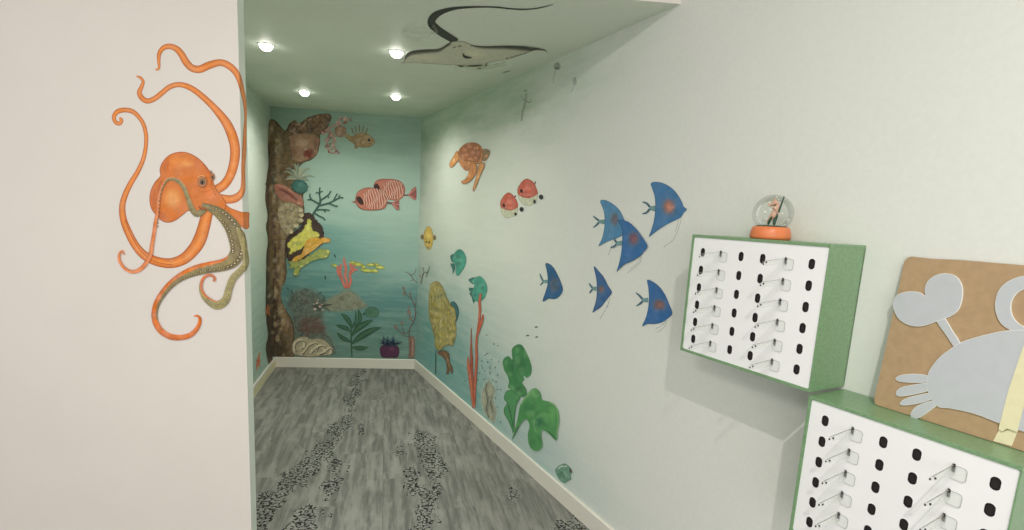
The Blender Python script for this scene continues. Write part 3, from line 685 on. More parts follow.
for q in range(40): X_ = random.uniform(100, 410); a.ell(X_, 450-(X_-100)*0.42+random.uniform(-30, 30), random.uniform(6, 14), random.uniform(5, 10), random.choice([(182, 186, 100), (100, 122, 66), (140, 148, 72), (70, 100, 62)]), soft=1.1, alpha=0.55)
for x, y in ((405, 312), (385, 350), (250, 405), (205, 430), (150, 485)): a.ell(x, y, 16, 10, (206, 206, 110), soft=0.9)
a.ell(200, 365, 60, 16, (188, 150, 60), soft=1.8, rot=-0.35)
for x, y in ((120, 425), (175, 430), (265, 340), (190, 465)): a.ell(x, y, 8, 10, (50, 84, 60), soft=0.7)
a.build('painted_coral', M_MD, None, 'yellow and orange frilly coral painted in a dark hollow of the reef', 'wall painting')

def twigs(surf, org, segs, col, edge, name, label, mat=M_SM, layer=14, k=5.0, extra=None, gain=None):
    a = Art(surf, org, k, layer, gain)
    for s_ in segs:
        a.rib(s_, col, edge); a.layer -= 1
    a.layer += 1
    if extra: extra(a)
    return a.build(name, mat, None, label, 'wall painting')
twigs(S_BACK, B3, [[(262, 178, 10), (280, 150, 11), (298, 122, 12), (302, 100, 9), (298, 70, 8), (300, 38, 7)], [(298, 122, 9), (275, 108, 9), (255, 98, 8), (238, 100, 7)], [(262, 102, 8), (250, 84, 8), (252, 68, 7)],
                   [(300, 105, 9), (325, 88, 9), (345, 72, 8), (355, 55, 8)], [(300, 128, 9), (345, 116, 9), (378, 100, 8), (400, 88, 8), (418, 90, 7)], [(345, 116, 8), (372, 128, 8), (390, 132, 8)], [(368, 104, 7), (378, 84, 7), (388, 68, 7)],
                   [(285, 150, 8), (320, 148, 8), (350, 152, 7)], [(272, 165, 8), (300, 182, 8), (318, 190, 7), (325, 202, 7)], [(300, 70, 7), (285, 62, 6), (280, 70, 5)], [(300, 62, 6), (315, 56, 6)], [(340, 76, 6), (345, 92, 6)], [(318, 150, 6), (330, 162, 6)], [(390, 92, 6), (402, 74, 6)]],
      (52, 92, 80), (34, 66, 60), 'painted_coral', 'dark green branching coral painted to the right of the reef, above the yellow coral')
def clumps(a):
    for (x, y) in ((340, 165), (352, 150), (330, 182), (338, 205), (350, 230), (372, 240), (390, 236), (372, 175), (368, 205), (328, 140), (345, 190), (360, 222), (355, 165), (402, 70), (428, 66), (448, 72), (426, 92), (392, 92), (310, 140)):
        for q in range(3):
            lay = a.layer; a.ell(x+random.uniform(-9, 9), y+random.uniform(-9, 9), random.uniform(3, 6), random.uniform(3, 7), random.choice([(182, 134, 124), (150, 98, 90), (196, 154, 140), (128, 84, 76)])); a.layer = lay
    a.layer += 1
twigs(S_BACK, B1, [[(325, 128, 9), (352, 112, 8), (380, 100, 8), (400, 78, 6), (398, 62, 5)], [(380, 100, 7), (405, 98, 6), (428, 82, 5), (450, 68, 5)], [(420, 88, 5), (430, 66, 5), (425, 56, 4)], [(345, 112, 7), (352, 140, 8), (340, 165, 8), (335, 200, 8), (350, 235, 8), (372, 242, 6)],
                   [(355, 135, 8), (372, 160, 8), (365, 195, 8), (378, 220, 7), (392, 236, 5)], [(340, 165, 7), (322, 180, 6)], [(335, 200, 7), (325, 215, 6)], [(365, 190, 7), (382, 185, 6)], [(352, 140, 7), (325, 135, 7), (312, 150, 6)], [(428, 82, 4), (440, 95, 4)]],
      (176, 128, 116), (128, 84, 76), 'painted_coral', 'pink branching coral painted below the top of the reef', extra=clumps)
def fern(a):
    for k in range(13):
        an = math.radians(-175+k*14.5); L = random.uniform(55, 95)
        x0, y0 = 190, 372; x1, y1 = x0+L*0.6*math.cos(an), y0+L*0.75*math.sin(an); x2, y2 = x0+L*math.cos(an)*0.95, y0+L*math.sin(an)*0.9+8
        lay = a.layer; a.rib([(x0, y0, 5), (x1, y1, 8), (x2, y2, 3)], random.choice([(168, 172, 146), (140, 150, 128), (120, 136, 118)])); a.layer = lay
    a.layer += 1
twigs(S_BACK, B1, [[(190, 372, 5), (188, 330, 6), (186, 300, 3)]], (165, 170, 145), (110, 120, 100), 'painted_coral', 'pale feathery coral painted on the reef above the round teal urchin', layer=24, extra=fern)
a = Art(S_BACK, B1, 5, layer=27)
a.ell(200, 408, 42, 34, (56, 104, 98), (30, 62, 60), rot=0.35, rw=0.8); a.ell(205, 400, 22, 16, (76, 128, 118), soft=1.6, alpha=0.7)
for k in range(9): 
    an = k*0.55; lay = a.layer; a.rib([(200+30*math.cos(an), 408+26*math.sin(an), 3), (200+50*math.cos(an), 410+42*math.sin(an), 1.5)], (38, 76, 72)); a.layer = lay
a.up(); a.build('painted_urchin', M_MD, None, 'round dark teal urchin painted on the reef rock', 'wall painting')
# brown spiky fish at the top
k4 = 3.783; o4 = (250, 100)
r_ = empty('painted_fish', spot(S_BACKR, 360, 138), 'brown fish with spiky back fin painted high on the back wall', 'wall painting')
a = Art(S_BACKR, o4, k4, layer=6)
a.blob([(352, 120), (368, 128), (388, 138), (400, 128), (425, 122), (448, 130), (466, 146), (472, 160), (460, 174), (435, 180), (408, 176), (385, 160), (362, 142)], (150, 122, 84), (96, 76, 52), rw=0.5)
a.ell(450, 152, 5, 5, (40, 34, 28)); a.ell(430, 162, 14, 8, (176, 140, 100), soft=1.2)
a.build('body', M_RK, r_)
a = Art(S_BACKR, o4, k4, layer=5)
for (x, y, dx, dy) in ((392, 128, -8, -24), (402, 124, -4, -28), (414, 120, 0, -28), (426, 120, 4, -24), (438, 124, 8, -18)): a.rib([(x, y, 4), (x+dx*0.6, y+dy*0.6, 4), (x+dx, y+dy, 2)], (112, 92, 66)); a.layer -= 1
a.up(); a.build('dorsal_fin', M_SM, r_)
a = Art(S_BACKR, o4, k4, layer=5); a.blob([(395, 172), (410, 170), (408, 182), (398, 184)], (130, 112, 82)); a.build('lower_fin', M_SM, r_)
a = Art(S_BACKR, B1, 5, layer=5); a.ell(402, 132, 30, 30, (150, 118, 94), (112, 84, 66), rw=0.8); a.ell(398, 125, 14, 12, (172, 140, 112), soft=1.4)
a.build('painted_sponge', M_RK, None, 'round brown sponge painted between the pink coral and the spiky brown fish', 'wall painting')

# pink striped fish
def stripefish(body, tail, stalk, face, snout, label, layer, stripe_box, fins):
    r_ = empty('painted_fish', spot(S_BACKR, B2[0]+body[0][0]/5, B2[1]+body[0][1]/5), label, 'wall painting')
    a = Art(S_BACKR, B2, 5, layer); a.blob(body, (178, 102, 82), (84, 44, 38), rw=0.7)
    if snout: a.blob(snout, (150, 88, 76), (90, 50, 46), rw=0.3)
    x0, x1, y0, y1 = stripe_box
    k = 0; x = x0
    while x < x1:
        u = (x-x0)/(x1-x0)*2-1; hh = (y1-y0)/2*math.sqrt(max(0.1, 1-u*u*0.75)); yc = (y0+y1)/2
        pts = [(x+4*math.sin(j*1.3+k)+6*math.sin(j*0.5), yc-hh+2*hh*j/6, 4.2) for j in range(7)]
        a.rib([(p_[0], p_[1], 3.0) for p_ in pts], (214, 172, 152)); a.rib([(p_[0]+5, p_[1], 1.8) for p_ in pts], (128, 62, 54)); a.layer -= 2; x += 11; k += 1
    a.layer += 2
    a.build('body', M_SM, r_)
    a = Art(S_BACKR, B2, 5, layer+8); a.blob(face, (58, 30, 28), (40, 22, 22), rw=0.4); a.build('face_marking', M_SM, r_)
    a = Art(S_BACKR, B2, 5, layer+3); a.rib([(*p, 7) for p in stalk], (110, 54, 50)); a.blob(tail, (146, 74, 68), (84, 40, 40), rw=0.5)
    cx, cy = stalk[-1]
    for p in tail[1:-1]: a.rib([(cx, cy, 1.5), (p[0], p[1], 3)], (206, 140, 124)); a.layer -= 1
    a.up(); a.build('tail', M_SM, r_)
stripefish([(218, 128), (232, 103), (265, 94), (320, 96), (355, 108), (375, 140), (370, 178), (345, 200), (300, 200), (280, 185), (250, 158), (225, 147)],
           [(392, 175), (405, 150), (418, 139), (431, 138), (431, 198), (412, 194), (400, 185)], [(368, 176), (382, 176), (394, 175)],
           [(220, 130), (232, 118), (245, 128), (252, 150), (235, 148), (222, 140)], None, 'pink striped fish painted behind and right of the other pink striped one', 4, (268, 366, 102, 196), None)
stripefish([(128, 185), (143, 156), (175, 140), (215, 139), (252, 152), (280, 180), (286, 212), (275, 240), (240, 250), (180, 251), (148, 240), (130, 215)],
           [(310, 215), (325, 204), (345, 197), (346, 225), (345, 250), (328, 244), (315, 228)], [(284, 213), (298, 215), (312, 216)],
           [(132, 188), (148, 182), (165, 200), (168, 222), (152, 222), (140, 208)], [(108, 208), (122, 206), (134, 196), (136, 214), (122, 214)], 'pink striped fish painted in front, its black-marked face toward the reef', 20, (168, 280, 142, 246), None)

# red tube coral on a grey mound, green sprays
a = Art(S_BACKR, B5, 5, layer=2)
a.blob([(-60, 210), (-20, 180), (40, 150), (75, 133), (112, 136), (150, 168), (178, 198), (195, 222), (150, 245), (60, 255), (-20, 250)], (122, 122, 100), soft=3.6, alpha=0.9, base=True)
for q in range(40): a.ell(random.uniform(-40, 180), random.uniform(150, 240), random.uniform(8, 24), random.uniform(5, 14), random.choice([(96, 92, 74), (146, 146, 124), (112, 118, 100)]), soft=2, alpha=0.5)
a.rib([(110, 138, 8), (125, 150, 12), (160, 185, 6), (190, 215, 4)], (74, 66, 52), soft=True, alpha=0.8); a.build('painted_mound', M_MD, None, 'grey brown rock mound painted beneath the red tube coral', 'wall painting')
r_ = empty('painted_leaf_spray', spot(S_BACKR, 360, 265), 'yellow green leaf sprays painted behind the red tube coral', 'wall painting')
for x, y, rx, ry, rt in ((140, 12, 30, 9, .2), (185, 42, 30, 8, .1), (225, 44, 16, 8, .3), (205, 14, 22, 7, 0), (250, 26, 22, 8, .1), (112, 2, 14, 6, 0), (25, 18, 18, 6, .4), (165, 24, 18, 6, .5), (232, 12, 14, 6, .2)):
    a = Art(S_BACKR, B5, 5, layer=8); a.ell(x, y, rx*1.15, ry*1.25, (164, 168, 72), (60, 96, 60), rot=rt, rw=0.5); a.ell(x+3, y-1, rx*0.5, ry*0.4, (196, 196, 96)); a.build('leaf', M_MD, r_)
twigs(S_BACKR, B5, [[(78, 130, 14), (66, 100, 13), (56, 72, 13), (52, 40, 12), (56, 10, 12)], [(82, 132, 13), (86, 100, 13), (76, 70, 13), (80, 35, 13), (72, 0, 12), (70, -24, 6)], [(90, 130, 13), (104, 98, 13), (100, 66, 12), (118, 42, 12), (140, 36, 9)], [(98, 60, 12), (108, 30, 12), (100, 8, 11)], [(56, 80, 11), (40, 50, 12), (40, 20, 11)], [(112, 40, 10), (124, 12, 9)]],
      (198, 104, 88), (140, 62, 56), 'painted_coral', 'salmon red tube coral painted on the grey mound', layer=11)
# dim lower reef
a = Art(S_BACKR, B4, 5, layer=2)
a.blob([(115, 200), (160, 130), (230, 115), (300, 140), (345, 200), (330, 260), (350, 330), (385, 400), (380, 474), (165, 474), (150, 380), (140, 280)], (88, 90, 78), soft=7.0, alpha=0.8, base=True)
for q in range(90): a.ell(random.uniform(140, 350), random.uniform(140, 460), random.uniform(6, 22), random.uniform(5, 16), random.choice([(70, 66, 56), (104, 100, 84), (84, 92, 82), (98, 74, 64), (112, 108, 92)]), soft=2, alpha=0.45)
a.blob([(190, 280), (250, 260), (310, 275), (345, 320), (330, 360), (260, 370), (200, 350)], (104, 76, 66), soft=4.5, alpha=0.75)
a.build('painted_mound', M_RK, None, 'dim brown rocky bank painted low beside the reef', 'wall painting')
twigs(S_BACKR, B4, [[(240, 372, 8), (240, 345, 7), (232, 320, 5), (240, 300, 4)], [(240, 350, 6), (210, 340, 5), (190, 350, 4)], [(236, 335, 6), (265, 325, 6), (300, 330, 5), (330, 326, 4)], [(210, 342, 4), (198, 328, 4), (185, 332, 3)], [(265, 325, 5), (280, 308, 4), (300, 300, 3)], [(232, 322, 4), (218, 308, 3)], [(240, 368, 6), (222, 362, 5)]],
      (108, 70, 62), (76, 50, 46), 'painted_twig', 'small reddish brown twig painted above the curled cream coral', layer=10)
def sprig(a):
    for x, y, r in ((285, 205, 7), (275, 235, 8), (300, 222, 7), (315, 240, 5), (290, 190, 4), (270, 210, 4), (310, 212, 5)):
        lay = a.layer; a.ell(x, y, r, r*0.8, (176, 150, 140)); a.layer = lay
    a.layer += 1
twigs(S_BACKR, B4, [[(262, 220, 4), (290, 222, 8), (330, 216, 9), (362, 212, 3)], [(300, 218, 4), (318, 190, 4), (322, 168, 3)], [(320, 225, 5), (350, 245, 3)], [(295, 215, 4), (275, 196, 3)]],
      (62, 66, 56), (48, 50, 44), 'painted_sprig', 'dark sprig with pale flecks painted left of the grey mound', layer=10, extra=sprig)
for (x, y, dx, dy) in ((160, 150, 5, 14), (230, 135, 12, 6), (300, 155, 10, -4), (185, 185, 4, 12), (250, 170, 10, 8), (140, 135, 4, 10), (205, 155, 4, 10), (320, 185, 6, -6), (215, 210, 8, 4)):
    a = Art(S_BACKR, B4, 5, layer=9); a.rib([(x-dx, y-dy, 1.5), (x, y, 5), (x+dx, y+dy, 1)], (50, 74, 66)); 
    a.build('painted_minnow', M_SM, None, 'tiny dark minnow painted over the dim rocky bank', 'wall painting', 'tiny minnows over the rocky bank')
for (x, y, dx, dy, lb) in ((375, 380, 4, 9, 'tiny dark fish painted between the yellow coral and the red tube coral'), (327, 488, 1, 12, 'tiny dark upright fish painted below the yellow coral tips')):
    a = Art(S_BACKR, B3, 5, layer=9); a.rib([(x-dx, y-dy, 2), (x, y, 7), (x+dx, y+dy, 1)], (34, 58, 60)); a.build('painted_minnow', M_SM, None, lb, 'wall painting')
# curled cream coral
a = Art(S_BACKR, B4, 5, layer=12)
a.blob([(160, 425), (170, 392), (198, 374), (232, 372), (255, 385), (290, 380), (320, 388), (352, 415), (368, 440), (352, 464), (310, 470), (250, 474), (190, 468), (165, 455)], (158, 148, 120), (84, 76, 60), rw=0.7)
for pts in ([(175, 445), (172, 412), (195, 392), (222, 400), (218, 425), (200, 432)], [(205, 462), (225, 440), (245, 415), (272, 405), (290, 420), (278, 445)], [(250, 455), (275, 432), (300, 418), (322, 428), (318, 452), (298, 460)], [(290, 462), (320, 450), (345, 430), (358, 448), (345, 462)]):
    a.rib([(*p, 14) for p in pts], (188, 176, 146)); a.rib([(p[0]+7, p[1]+3, 4.5) for p in pts], (74, 66, 54))
a.build('painted_coral', M_MD, None, 'curled cream brain coral painted just above the back baseboard', 'wall painting')
# green plant
r_ = empty('painted_plant', spot(S_BACKR, 351, 355), 'dark green leafy plant painted rising from the back baseboard', 'wall painting')
a = Art(S_BACKR, B5, 5, layer=8); a.rib([(110, 476, 7), (108, 430, 7), (106, 380, 7), (108, 335, 6), (120, 300, 5)], (46, 84, 58), (34, 62, 46)); a.build('stem', M_SM, r_)
for pts in ([(108, 410, 4), (150, 375, 26), (200, 345, 26), (255, 326, 3)], [(106, 372, 4), (135, 335, 22), (175, 308, 24), (215, 288, 3)], [(106, 400, 4), (75, 385, 18), (52, 370, 14), (35, 350, 2)],
            [(104, 350, 3), (85, 332, 16), (55, 322, 16), (28, 314, 2)], [(110, 425, 4), (145, 430, 20), (170, 430, 14), (194, 424, 2)], [(108, 335, 3), (98, 300, 18), (78, 275, 18), (55, 257, 2)], [(112, 330, 3), (145, 300, 14), (150, 270, 18), (140, 235, 3)], [(120, 320, 3), (130, 280, 10), (128, 245, 3)]):
    a = Art(S_BACKR, B5, 5, layer=10); a.rib([(p_[0], p_[1], p_[2]*1.15) for p_ in pts], (38, 78, 54), (22, 46, 36), inner=(56, 100, 70)); a.build('leaf', M_MD, r_)
a = Art(S_BACKR, B5, 5, layer=14); a.ell(210, 250, 36, 27, (66, 108, 82), (44, 78, 64), rot=0.1, rw=0.6); a.ell(200, 255, 16, 12, (50, 96, 66), soft=1.5); a.rib([(165, 262, 14), (180, 252, 8), (185, 245, 3)], (50, 96, 70))
a.build('painted_fish', M_MD, None, 'round green fish painted above the right leaf of the green plant', 'wall painting')
# purple urchin
r_ = empty('painted_anemone', spot(S_BACKR, 389.6, 352), 'purple ball anemone with dark blue spikes painted at the back baseboard', 'wall painting')
a = Art(S_BACKR, B5, 5, layer=10)
a.blob([(250, 450), (252, 425), (272, 412), (300, 408), (328, 414), (345, 430), (346, 455), (335, 476), (300, 478), (262, 476)], (74, 34, 62), (48, 22, 44), rw=0.7); a.ell(310, 435, 20, 14, (92, 46, 78), soft=1.8); a.build('body', M_SM, r_)
a = Art(S_BACKR, B5, 5, layer=15)
for k in range(40):
    an = math.radians(-185+190*random.random()); x0, y0 = 298+random.uniform(-28, 28), 415+random.uniform(-12, 6); L = random.uniform(24, 46)
    a.rib([(x0, y0, 6), (x0+L*0.9*math.cos(an), y0+L*math.sin(an), 1.5)], random.choice([(38, 52, 76), (52, 74, 100), (30, 42, 62), (62, 88, 104)]), n=2); a.layer -= 1
a.up(); a.build('spikes', M_SM, r_)
# brown twig plant near the corner
def buds(a):
    for x, y, r, q in ((328, 325, 10, .6), (360, 304, 9, 0), (368, 132, 8, .4), (372, 158, 8, 0), (400, 158, 6, 0), (395, 250, 12, .2), (402, 282, 9, 0), (395, 225, 6, .4)):
        lay = a.layer; a.ell(x, y, r*0.8, r*1.2, (124, 108, 94), (84, 70, 60), rot=-q, rw=0.3); a.layer = lay
    a.up()
twigs(S_BACKR, B5, [[(396, 378, 5), (398, 335, 5), (418, 300, 5), (428, 262, 5), (424, 220, 4), (408, 185, 4), (398, 150, 3)], [(398, 345, 4), (372, 358, 4), (345, 345, 4), (330, 325, 3)], [(372, 358, 4), (362, 330, 3), (360, 305, 3)], [(424, 225, 4), (430, 200, 3), (428, 180, 3)], [(408, 185, 4), (385, 165, 3), (370, 135, 3)], [(418, 300, 4), (400, 278, 4), (396, 240, 3)], [(400, 378, 4), (385, 372, 3), (360, 366, 3)], [(428, 262, 3), (438, 240, 3)]],
      (98, 78, 68), (74, 60, 54), 'painted_twig', 'bare brown budding twig painted beside the back right corner', layer=8, extra=buds)
a = Art(S_BACKR, B5, 5, layer=6); a.blob([(393, 378), (408, 372), (422, 376), (424, 430), (420, 478), (406, 480), (392, 478), (395, 430)], (124, 98, 82), (84, 68, 58), rw=0.6); a.rib([(402, 385, 4), (402, 430, 5), (400, 470, 4)], (104, 72, 60)); a.rib([(413, 385, 4), (414, 430, 5), (412, 470, 4)], (164, 126, 106))
a.build('painted_tube_sponge', M_MD, None, 'short brown tube sponge painted at the foot of the bare twig', 'wall painting')
twigs(S_BACKR, B5, [[(440, 105, 3), (420, 90, 4), (400, 62, 4), (378, 48, 3)], [(405, 66, 3), (425, 52, 3), (430, 30, 3)], [(418, 88, 3), (400, 95, 3)]], (112, 96, 88), (90, 78, 72), 'painted_twig', 'faint thin twig painted higher in the back right corner', layer=8)

# ================================================================== LEFT WALL starfish
a = Art(S_LEFT, (225, 340), 6.625, layer=3)
for dx, dy in ((12, -62), (22, -8), (14, 42), (-12, 60), (-14, -8)): a.rib([(218, 140, 14), (218+dx*0.5, 140+dy*0.5, 12), (218+dx, 140+dy, 3)], (206, 106, 62), (150, 74, 46)); a.layer -= 1
a.up(); a.build('painted_starfish', M_SM, None, 'orange starfish painted low on the narrow left alcove wall', 'wall painting')
a = Art(S_LEFT, (250, 260), 3.79, layer=22)
for dx, dy in ((0, -22), (10, -10), (8, 22), (-7, 20), (-10, -4)): a.rib([(64, 190, 9), (64+dx*0.5, 190+dy*0.5, 8), (64+dx, 190+dy, 2)], (172, 98, 58), (120, 66, 42)); a.layer -= 1
a.up(); a.build('painted_starfish', M_SM, None, 'small brownish orange starfish painted on the dark edge of the reef', 'wall painting')

# ================================================================== RIGHT WALL art
FA, FB, FC = (590, 175), (530, 240), (590, 250)
def bluefish(org, body, col, stalk, forks, spotc, whisk, label, layer=2):
    m = spot(S_RIGHT, org[0]+spotc[0]/5, org[1]+spotc[1]/5)
    r_ = empty('painted_angelfish', m, label, 'wall painting')
    dk = tuple(int(c*0.55) for c in col)
    a = Art(S_RIGHT, org, 5, layer+2); a.blob(body, col, dk, rw=0.55)
    x, y, rx, ry, oc = spotc
    a.ell(x-2, y, rx*1.9, ry*1.75, (92, 100, 108), soft=min(rx, ry)*0.26, alpha=0.75); a.ell(x, y-2, rx*1.35, ry*1.3, tuple(v*0.8 for v in oc), soft=min(rx, ry)*0.2, alpha=0.8); a.ell(x+2, y, rx*0.8, ry*0.8, oc, soft=min(rx, ry)*0.13, alpha=0.8)
    for q in range(7): a.ell(x+random.uniform(-rx, rx), y+random.uniform(-ry, ry), rx*0.3, ry*0.25, random.choice([(116, 90, 80), oc, (90, 96, 96)]), soft=0.8, alpha=0.5)
    for q in range(16):
        bx = [p[0] for p in body]; by = [p[1] for p in body]
        a.ell(random.uniform(min(bx), max(bx)), random.uniform(min(by), max(by)), random.uniform(10, 26), random.uniform(8, 24), random.choice([tuple(min(255, c_*1.22) for c_ in col), tuple(c_*0.78 for c_ in col), (col[0]*1.5, col[1]*1.1, col[2]*0.9)]), soft=2.4, alpha=0.3)
    a.build('body', M_SM, r_)
    a = Art(S_RIGHT, org, 5, layer); a.rib([(p_[0], p_[1], p_[2]*1.25) for p_ in stalk], (96, 136, 138), (60, 90, 98))
    for f in forks: a.rib([(p_[0], p_[1], p_[2]*1.35+1) for p_ in f], (62, 96, 112), (44, 70, 84)); a.layer -= 1
    a.up(); a.build('tail', M_SM, r_)
    if whisk:
        a = Art(S_RIGHT, org, 5, layer)
        for f in whisk: a.rib(f, (128, 136, 134), w=2.6, soft=True, alpha=0.9); a.layer -= 1
        a.up(); a.build('trailing_fin', M_SM, r_)
bluefish(FA, [(305, 46), (320, 35), (355, 37), (395, 55), (430, 85), (458, 128), (470, 158), (486, 172), (470, 190), (455, 212), (425, 228), (390, 245), (350, 270), (320, 292), (296, 309), (306, 280), (318, 240), (325, 200), (328, 160), (325, 110), (315, 75)],
         (58, 108, 154), [(328, 168, 24), (308, 166, 16), (298, 164, 10)], [[(300, 160, 8), (285, 142, 7), (264, 135, 4)], [(300, 170, 8), (284, 188, 7), (262, 194, 3)]], (396, 160, 28, 36, (196, 122, 96)),
         [[(458, 212), (445, 265), (415, 325), (370, 360)], [(446, 222), (438, 250), (428, 285)]], 'largest blue angelfish, pale orange spot, painted highest, nearest the snow globe display')
bluefish(FA, [(52, 131), (75, 125), (105, 138), (140, 165), (165, 205), (176, 240), (172, 290), (150, 310), (110, 325), (75, 340), (44, 356), (60, 320), (70, 280), (75, 235), (70, 180)],
         (68, 122, 160), [(76, 235, 20), (55, 233, 14), (44, 232, 9)], [[(45, 228, 7), (32, 218, 6), (18, 206, 4)], [(45, 237, 7), (32, 252, 6), (17, 263, 3)]], (125, 222, 17, 28, (104, 96, 108)),
         [[(115, 330), (105, 365), (92, 400)]], 'lighter blue angelfish painted partly behind the darker one that overlaps it', 2)
bluefish(FA, [(142, 225), (175, 227), (205, 240), (240, 275), (267, 312), (292, 355), (272, 385), (255, 405), (215, 430), (180, 445), (155, 465), (137, 483), (150, 440), (160, 390), (165, 340), (165, 290), (158, 255)],
         (46, 98, 152), [(164, 340, 20), (145, 342, 15), (134, 342, 9)], [[(136, 336, 7), (128, 326, 6), (126, 316, 3)], [(136, 346, 7), (122, 358, 6), (106, 362, 3)]], (222, 320, 24, 30, (132, 80, 92)),
         [[(263, 405), (248, 445), (190, 490)], [(258, 408), (240, 440), (205, 470)]], 'deep blue angelfish with reddish spot painted overlapping the lighter one behind it', 12)
bluefish(FB, [(78, 118), (100, 120), (122, 142), (145, 185), (158, 215), (166, 250), (150, 280), (125, 295), (95, 293), (75, 305), (64, 303), (78, 260), (90, 215), (86, 160)],
         (38, 86, 130), [(90, 208, 16), (72, 207, 11), (64, 206, 8)], [[(66, 204, 6), (58, 188, 6), (50, 168, 3)], [(66, 210, 6), (60, 218, 5), (52, 226, 3)]], (125, 225, 18, 28, (66, 88, 108)), None,
         'small dark blue angelfish with rounded belly painted farthest left, nearest the alcove')
bluefish(FB, [(320, 131), (345, 155), (370, 185), (392, 228), (411, 262), (387, 295), (357, 335), (335, 350), (314, 362), (325, 325), (333, 290), (336, 240), (332, 190)],
         (50, 90, 138), [(334, 244, 18), (320, 242, 13), (310, 240, 9)], [[(312, 238, 7), (304, 228, 6), (296, 216, 3)], [(312, 246, 7), (306, 256, 6), (298, 267, 3)]], (358, 248, 13, 18, (134, 96, 84)),
         [[(400, 285), (392, 320), (350, 396)], [(388, 295), (392, 320), (385, 340)]], 'slim blue angelfish with pointed fins painted midway along the lower row of three')
bluefish(FC, [(287, 150), (310, 155), (345, 180), (375, 220), (397, 270), (413, 317), (387, 345), (360, 362), (325, 370), (290, 370), (262, 381), (280, 340), (292, 290), (296, 240), (293, 190)],
         (44, 94, 150), [(292, 250, 20), (272, 251, 14), (262, 250, 9)], [[(264, 246, 8), (250, 230, 7), (230, 213, 3)], [(264, 256, 8), (252, 268, 7), (233, 280, 3)]], (348, 275, 28, 25, (136, 90, 80)),
         [[(386, 350), (372, 385), (335, 412)], [(380, 355), (360, 378), (330, 392)]], 'bright blue angelfish painted lowest, just left of the upper green display')

TU = (440, 130)
def redfish(body, red, eye, dots, spike, label):
    r_ = empty('painted_fish', spot(S_RIGHT, TU[0]+eye[0]/5, TU[1]+eye[1]/5), label, 'wall painting')
    a = Art(S_RIGHT, TU, 5, 3); a.blob(body, (176, 178, 152), (132, 134, 114), rw=0.5, jag=0.15); a.blob(red, (186, 84, 66), (132, 48, 40), rw=0.7); 
    cx = sum(p[0] for p in red)/len(red); cy = sum(p[1] for p in red)/len(red); a.ell(cx+6, cy, 20, 16, (200, 112, 88), soft=1.8, alpha=0.7); a.ell(cx, cy+30, 34, 12, (190, 130, 112), soft=2, alpha=0.6)
    a.build('body', M_MD, r_)
    a = Art(S_RIGHT, TU, 5, 12); a.ell(eye[0], eye[1], 7, 10, (52, 30, 30), rot=-0.4); a.build('eye', M_SM, r_)
    a = Art(S_RIGHT, TU, 5, 3); a.rib(spike, (96, 44, 44)); a.build('fin', M_SM, r_)
    for x, y, rx, ry in dots:
        a = Art(S_RIGHT, TU, 5, 10); a.ell(x, y, rx, ry, (28, 38, 36)); a.build('tail_spot', M_SM, r_)
redfish([(302, 360), (313, 338), (332, 316), (350, 313), (372, 332), (388, 362), (392, 395), (384, 422), (360, 436), (335, 441), (315, 428), (304, 398)],
        [(303, 365), (313, 340), (332, 318), (350, 315), (372, 333), (388, 362), (389, 385), (360, 402), (330, 398), (308, 388)], (322, 377), [(410, 397, 10, 12), (380, 420, 6, 8)], [(366, 336, 5), (375, 334, 8), (380, 326, 4)],
        'smaller red and grey fish painted on the right wall, left one of the pair')
redfish([(387, 298), (400, 270), (420, 249), (440, 243), (470, 262), (487, 300), (491, 330), (476, 362), (446, 380), (416, 372), (395, 345)],
        [(389, 298), (401, 272), (420, 251), (440, 245), (469, 263), (486, 300), (488, 320), (450, 340), (415, 336), (393, 322)], (410, 305), [(508, 335, 11, 12), (475, 358, 6, 10)], [(464, 266, 5), (474, 270, 7), (478, 256, 4)],
        'larger red and grey fish painted upper right of its red twin')

r_ = empty('painted_turtle', spot(S_RIGHT, 470, 158), 'orange brown sea turtle painted high on the right wall', 'wall painting')
a = Art(S_RIGHT, TU, 5, 6); a.blob([(90, 130), (97, 98), (125, 70), (165, 62), (197, 72), (216, 100), (214, 140), (205, 168), (165, 172), (150, 195), (132, 205), (110, 185), (96, 160)], (176, 112, 64), (104, 60, 38), rw=0.7)
a.blob([(98, 120), (108, 92), (135, 72), (168, 67), (196, 80), (208, 108), (204, 140), (190, 160), (150, 158), (115, 150)], (150, 88, 54), (110, 64, 44), rw=0.5)
for (x, y, rx, ry) in ((125, 100, 12, 10), (152, 85, 13, 9), (180, 90, 12, 10), (135, 125, 13, 10), (165, 112, 13, 11), (192, 115, 9, 12), (150, 145, 13, 8), (180, 140, 11, 9), (115, 130, 8, 10)): a.ell(x, y, rx, ry, (178, 108, 72), (126, 72, 50), rw=0.3); a.layer -= 1
a.up(); dabs(a, 90, 215, 65, 200, 50, 4, 12, [(196, 136, 86), (120, 66, 42), (160, 96, 60), (208, 150, 96)], 0.45, 1.0); a.build('shell', M_MD, r_)
